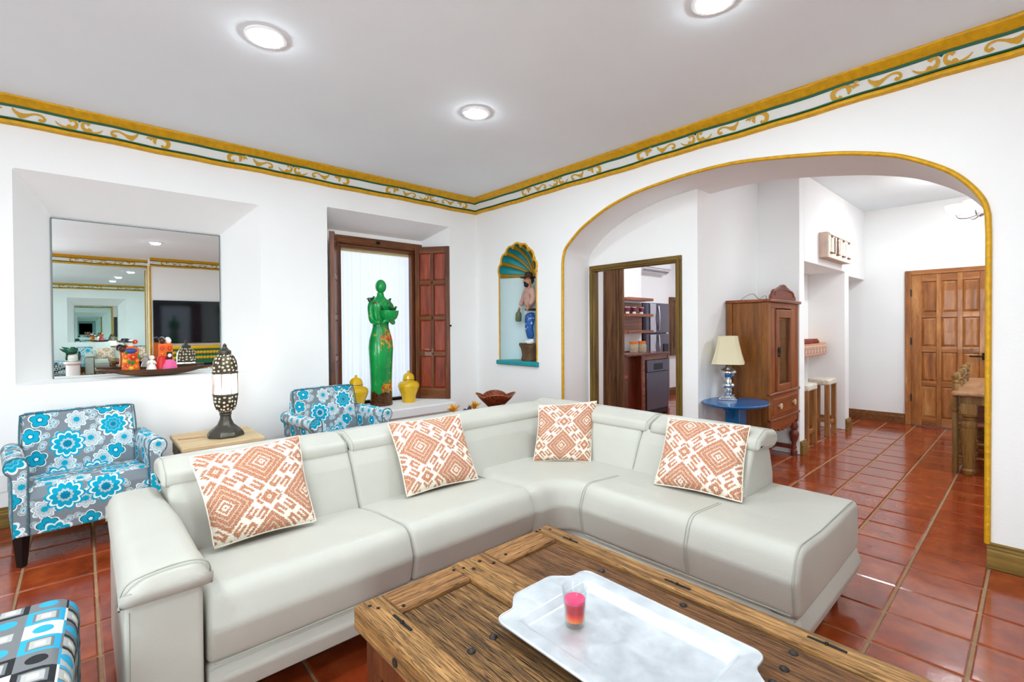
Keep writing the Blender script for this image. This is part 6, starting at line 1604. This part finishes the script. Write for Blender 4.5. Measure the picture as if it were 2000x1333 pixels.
# ================================================================== BAR RECESS: STOOLS, TILED SHELF, PLAQUE
M['stool_wood'] = wood('pale_stool_wood', srgb(112, 70, 34), srgb(160, 108, 60), srgb(190, 140, 90), 2, 8, 12, 0.5, 0.2); M['rush'] = plain('woven_rush', srgb(226, 216, 198), 0.9, bump=0.8, bscale=90, var=0.15, vscale=60)
s0 = thing('bar_stool', 'wooden bar stool with woven seat beside the tall cabinet', 'stool', (5.60, 1.66, 0), 0, 'stools in the bar recess')
for x in (-0.15, 0.11):
    for y in (-0.10, 0.06): MB().box(x, x + 0.045, y, y + 0.045, 0, 0.60).build('leg', M['stool_wood'], s0, bevel=0.004)
for y in (-0.09, 0.07): MB().box(-0.105, 0.11, y, y + 0.025, 0.13, 0.17).build('stretcher', M['stool_wood'], s0, bevel=0.003)
for x in (-0.14, 0.12): MB().box(x, x + 0.025, -0.055, 0.06, 0.16, 0.20).build('stretcher', M['stool_wood'], s0, bevel=0.003)
MB().box(-0.155, 0.16, -0.105, 0.11, 0.575, 0.645).build('woven_seat', M['rush'], s0, bevel=0.02, bseg=3)
copy_tree(s0, (6.32, 1.66, 0), 0, 'wooden bar stool with woven seat nearer the far door')
def _talavera():
    t = NT('patterned_tile'); v = t.coord(); s = t.vmath('FRACTION', t.vmath('MULTIPLY', v, (9, 9, 9)).outputs[0]).outputs[0]
    x, y, z = t.sep(t.vmath('SUBTRACT', s, (0.5, 0.5, 0.5)).outputs[0])
    r = t.math('SQRT', t.math('ADD', t.math('MULTIPLY', x, x), t.math('MULTIPLY', z, z))); a = t.math('ARCTAN2', z, x)
    p = t.math('MULTIPLY', t.math('COSINE', t.math('MULTIPLY', a, 4)), 0.12)
    c = t.ramp(t.math('ADD', r, p), [(0.0, srgb(230, 150, 40)), (0.16, srgb(40, 40, 90)), (0.28, srgb(226, 214, 190)), (0.36, srgb(190, 70, 40)), (0.48, srgb(226, 214, 190)), (0.6, srgb(40, 40, 80))], 'CONSTANT')
    t.col(c); return t.set(0.3)
M['talavera'] = _talavera()
ts = thing('tiled_shelf', 'small shelf faced with patterned tiles in the bar recess', 'shelf', (6.30, 1.93, 0.90))
MB().box(-0.62, 0.42, -0.20, 0.0, 0.0, 0.14).build('core', plain('orange_plaster', srgb(226, 140, 24), 0.6), ts)
for k in range(8): MB().box(-0.62 + k * 0.13, -0.62 + k * 0.13 + 0.126, -0.206, -0.2, 0.006, 0.134).build('tile', M['talavera'], ts)
fc_ = thing('folded_cloth', 'folded red woven cloth lying on the tiled shelf', 'cloth', (6.2, 1.82, 1.041))
for k in range(3): MB().cushion(roundpoly([(-0.08, 0.012 * k, 0.005), (0.07, 0.012 * k, 0.005), (0.07, 0.012 * k + 0.016, 0.006), (-0.08, 0.012 * k + 0.016, 0.006)], 3), -0.5 + 0.05 * k, 0.3 - 0.04 * k, 0.02, lambda s, u, z: (s, u + 0.01 * math.sin(s * 20), z + 0.006 * math.sin(s * 13 + u * 9) + 0.006)).build('fold', plain('red_weave', srgb(150, 70, 60), 0.9, bump=0.5, bscale=90, var=0.35, vscale=40) if k == 0 else bpy.data.materials['red_weave'], fc_, smooth=50)
M['old_white'] = plain('chalky_relief', srgb(238, 230, 214), 0.8, bump=0.4, bscale=40, var=0.15, vscale=20); M['old_pink'] = plain('faded_pink_wood', srgb(222, 194, 176), 0.8, var=0.25, vscale=15); M['relief_brown'] = plain('faded_brown_relief', srgb(150, 110, 96), 0.8, var=0.3, vscale=40)  # some relief parts get a darker brown
pq = thing('carved_plaque', 'chalky carved plaque of small standing figures above the bar recess', 'plaque', (6.18, YS, 1.96))
MB().box(-0.44, 0.44, -0.075, 0, 0, 0.265).build('block', M['old_pink'], pq, bevel=0.004); MB().box(-0.43, 0.44, -0.088, -0.07, 0.0, 0.265).build('face', M['old_white'], pq, bevel=0.004)
MB().box(-0.42, 0.43, -0.098, -0.086, 0.235, 0.255).build('moulding', M['old_white'], pq, bevel=0.003)
for k in range(4):
    x = -0.33 + k * 0.22
    MB().lathe([(0, 0), (0.03, 0), (0.034, 0.04), (0.024, 0.1), (0.03, 0.13), (0.014, 0.15), (0, 0.15)], (x, -0.088, 0.06), 12, sy=0.5).build('figure', M['relief_brown'] if k in (1,) else M['old_white'], pq, smooth=50)
    MB().ball((x, -0.09, 0.222), 0.016, 8, 6).build('figure_head', M['relief_brown'], pq, smooth=60)
    MB().box(x - 0.05, x + 0.04, -0.105, -0.086, 0.045, 0.058).build('ledge', M['relief_brown'], pq, bevel=0.003)
    if k < 3: MB().tube([(x + 0.11, -0.09, 0.05), (x + 0.11, -0.09, 0.225)], 0.008, 8).build('column', M['old_white'] if k else M['relief_brown'], pq, smooth=60)
MB().box(BX1 + 0.0, BX1 + 0.03, 1.86, 2.02, 0, 1.845).box(BX1 + 0.0, BX1 + 0.05, 1.96, 2.02, 0, 1.845).build('door_2', M['plank_z'], kind='structure', bevel=0.004, label='sliver of brown door frame at the end of the bar wall')

# ================================================================== FAR PANELLED DOOR
M['door_z'] = wood('honey_door_upright', srgb(104, 56, 22), srgb(164, 100, 48), srgb(202, 142, 82), 2, 6, 6, 0.4, 0.2, coat=0.25); M['door_y'] = wood('honey_door_level', srgb(104, 56, 22), srgb(164, 100, 48), srgb(202, 142, 82), 1, 6, 6, 0.4, 0.2, coat=0.25)
dd = thing('door_3', 'honey brown wooden door of twelve raised panels', None, (XFAR, 0.7, 0), kind='structure')
DL0, DL1 = 0.31, 1.055
def dbox(name, y0, y1, z0, z1, x0, x1, mat, bev=0.005, par=None): return MB().box(x0, x1, y0 - 0.7, y1 - 0.7, z0, z1).build(name, M[mat], par or dd, bevel=bev)
dbox('casing', DL1, 1.115, 0, 1.92, -0.03, 0, 'door_z'); dbox('casing', DL0 - 0.06, DL0, 0, 1.92, -0.03, 0, 'door_z'); dbox('casing', DL0, DL1, 1.865, 1.92, -0.03, 0, 'door_y')
for z in (0.3, 1.0, 1.6): dbox('hinge', DL1 - 0.008, DL1 + 0.008, z, z + 0.09, -0.034, -0.02, 'old_iron', 0.003)
colsY = [(0.955, 0.82), (0.775, 0.635), (0.588, 0.446)]
rowsZ = [(0.115, 0.50), (0.56, 0.915), (0.985, 1.335), (1.40, 1.775)]
edges = [DL1, 0.955, 0.82, 0.775, 0.635, 0.588, 0.446, DL0]
dbox('stile', edges[1], DL1, 0.01, 1.862, -0.022, 0.0, 'door_z', 0.003); dbox('stile', DL0, edges[6], 0.01, 1.862, -0.022, 0.0, 'door_z', 0.003); dbox('mullion', edges[3], edges[2], 0.01, 1.862, -0.021, 0.0, 'door_z', 0.003); dbox('mullion', edges[5], edges[4], 0.01, 1.862, -0.021, 0.0, 'door_z', 0.003)
zr = [(0.01, 0.115), (0.50, 0.56), (0.915, 0.985), (1.335, 1.40), (1.775, 1.862)]
for a, b_ in colsY:
    for z0, z1 in zr: dbox('rail', b_, a, z0, z1, -0.0205, 0.0, 'door_y', 0.003)
    for z0, z1 in rowsZ:
        i = 0.026; bb = MB()
        y0, y1 = b_ - 0.7, a - 0.7
        bb.add([(-0.006, y0, z0), (-0.006, y1, z0), (-0.006, y1, z1), (-0.006, y0, z1), (-0.017, y0 + i, z0 + i), (-0.017, y1 - i, z0 + i), (-0.017, y1 - i, z1 - i), (-0.017, y0 + i, z1 - i)], [(0, 1, 5, 4), (1, 2, 6, 5), (2, 3, 7, 6), (3, 0, 4, 7), (4, 5, 6, 7)])
        bb.build('raised_panel', M['door_z'], dd)
dbox('lock_plate', 0.385, 0.425, 0.84, 0.92, -0.03, -0.02, 'black_iron', 0.002); MB().tube([(-0.05, 0.405 - 0.7, 0.88), (-0.055, 0.47 - 0.7, 0.88), (-0.05, 0.53 - 0.7, 0.88)], 0.009, 8).build('lever', M['black_iron'], dd, smooth=60)
MB().tube([(-0.02, 0.405 - 0.7, 0.88), (-0.055, 0.405 - 0.7, 0.88)], 0.008, 8).build('spindle', M['black_iron'], dd, smooth=60)

# ================================================================== DINING TABLE, CHAIRS, CHANDELIER
M['oak'] = wood('golden_oak_upright', srgb(92, 62, 22), srgb(136, 98, 46), srgb(168, 130, 74), 2, 8, 12, 0.45, 0.25); M['oak_top'] = wood('oak_table_top', srgb(132, 88, 54), srgb(172, 124, 84), srgb(196, 152, 112), 0, 7, 10, 0.35, 0.15, coat=0.2)
dt = thing('dining_table', 'oak dining table with fluted turned legs beyond the arch', 'table', (6.1, -0.02, 0))
# local centre; visible corner is the near left one
MB().box(-0.78, 0.78, -0.50, 0.50, 0.665, 0.695).build('top', M['oak_top'], dt, bevel=0.01, bseg=3)
for (x0, x1, y0, y1) in ((-0.72, -0.69, -0.44, 0.44), (0.69, 0.72, -0.44, 0.44), (-0.69, 0.69, -0.44, -0.41), (-0.69, 0.69, 0.41, 0.44)): MB().box(x0, x1, y0, y1, 0.59, 0.665).build('apron', M['oak'], dt, bevel=0.003)
lt = [(0, 0), (0.022, 0), (0.034, 0.02), (0.04, 0.045), (0.028, 0.06), (0.032, 0.075), (0.038, 0.15), (0.045, 0.28), (0.05, 0.36), (0.052, 0.38), (0.04, 0.39), (0.046, 0.41), (0.044, 0.44), (0.034, 0.455), (0.042, 0.468), (0.034, 0.478), (0.05, 0.495), (0.05, 0.51), (0, 0.51)]
for x in (-0.68, 0.68):
    for y in (-0.40, 0.40):
        lg = MB().lathe(lt, (x, y, 0), 20).build('leg', M['oak'], dt, smooth=40); MB().box(x - 0.05, x + 0.05, y - 0.05, y + 0.05, 0.505, 0.60).build('leg_block', M['oak'], lg, bevel=0.008)
post = [(0, 0), (0.019, 0), (0.022, 0.02), (0.022, 0.50), (0.016, 0.51), (0.024, 0.53), (0.016, 0.55), (0.02, 0.565), (0.02, 0.62), (0.015, 0.635), (0.023, 0.65), (0.015, 0.668), (0.02, 0.68), (0.02, 0.74), (0.015, 0.75), (0.022, 0.765), (0.014, 0.78), (0.024, 0.80), (0.026, 0.815), (0.018, 0.835), (0, 0.84)]
M['rush2'] = plain('brown_woven_rush', srgb(170, 110, 76), 0.9, bump=0.8, bscale=90, var=0.3, vscale=60)
def dchair(loc, rot, label):
    t = thing('ladder_back_chair', label, 'chair', loc, rot, 'ladder-back chairs at the dining table')
    for x in (-0.19, 0.19):
        MB().lathe(post, (x, 0, 0), 14).build('back_post', M['oak'], t, smooth=40); MB().lathe([(0, 0), (0.018, 0), (0.022, 0.02), (0.022, 0.42), (0, 0.42)], (x, -0.36, 0), 12).build('leg', M['oak'], t, smooth=40)
        for z in (0.14, 0.26): MB().tube([(x, 0, z), (x, -0.36, z)], 0.01, 8).build('stretcher', M['oak'], t, smooth=60)
    for y in (0, -0.36):
        for z in (0.10, 0.20, 0.31): MB().tube([(-0.19, y, z), (0.19, y, z)], 0.01, 8).build('stretcher', M['oak'], t, smooth=60)
    for z in (0.54, 0.66, 0.765): MB().prism(roundpoly([(-0.18, z, 0.02), (0.18, z, 0.02), (0.18, z + 0.05, 0.02), (0, z + 0.072, 0.1), (-0.18, z + 0.05, 0.02)], 4), -0.008, 0.008, 'y').build('slat', M['oak'], t)
    MB().box(-0.2, 0.2, -0.37, 0.01, 0.40, 0.435).build('woven_seat', M['rush2'], t, bevel=0.015, bseg=3)
    return t
dc = dchair((5.66, 0.465, 0), 0, 'ladder-back chair nearest the arch at the dining table')
copy_tree(dc, (6.25, 0.47, 0), 0, 'ladder-back chair in the middle of the dining table side')
copy_tree(dc, (6.52 + 0.3, 0.50, 0), 0, 'ladder-back chair nearest the panelled door')
chn = thing('chandelier', 'white chandelier with upturned glass bowls, half hidden by the arch', 'chandelier', (6.3, 0.36, 2.30))
M['frost'] = NT('lit_frosted_glass').set(0.4, emit=(1, 0.98, 0.95, 1), estr=0.75)
MB().tube([(0, 0, 0.0), (0, 0, 0.445)], 0.012, 8).build('stem', M['steel_l'], chn, smooth=60); MB().lathe([(0, 0.42), (0.06, 0.43), (0.07, 0.443), (0, 0.444)], seg=20).build('ceiling_rose', M['steel_l'], chn, smooth=40)
MB().ball((0, 0, 0.0), 0.035, 14, 10).build('hub', M['steel_l'], chn, smooth=60)
for k in range(5):
    a = R(100 + 72 * k); c, s = math.cos(a), math.sin(a)
    am = MB().tube(spline([(0, 0, 0.0), (c * 0.08, s * 0.08, -0.03), (c * 0.15, s * 0.15, -0.025), (c * 0.17, s * 0.17, 0.01)], 5), 0.008, 8).build('arm', M['steel_l'], chn, smooth=60)
    MB().lathe([(0.015, 0.0), (0.05, 0.012), (0.075, 0.045), (0.085, 0.085), (0.081, 0.085), (0.07, 0.047), (0.045, 0.017), (0.0, 0.008)], (c * 0.17, s * 0.17, 0.012), 20).build('glass_bowl', M['frost'], am, smooth=50)
cl = bpy.data.lights.new('chandelier_bulb', 'POINT'); cl.energy = 5; cl.color = (1, 0.97, 0.93); cl.shadow_soft_size = 0.12
co = bpy.data.objects.new('chandelier_bulb', cl); COL.objects.link(co); co.location = (6.3, 0.36, 2.48)
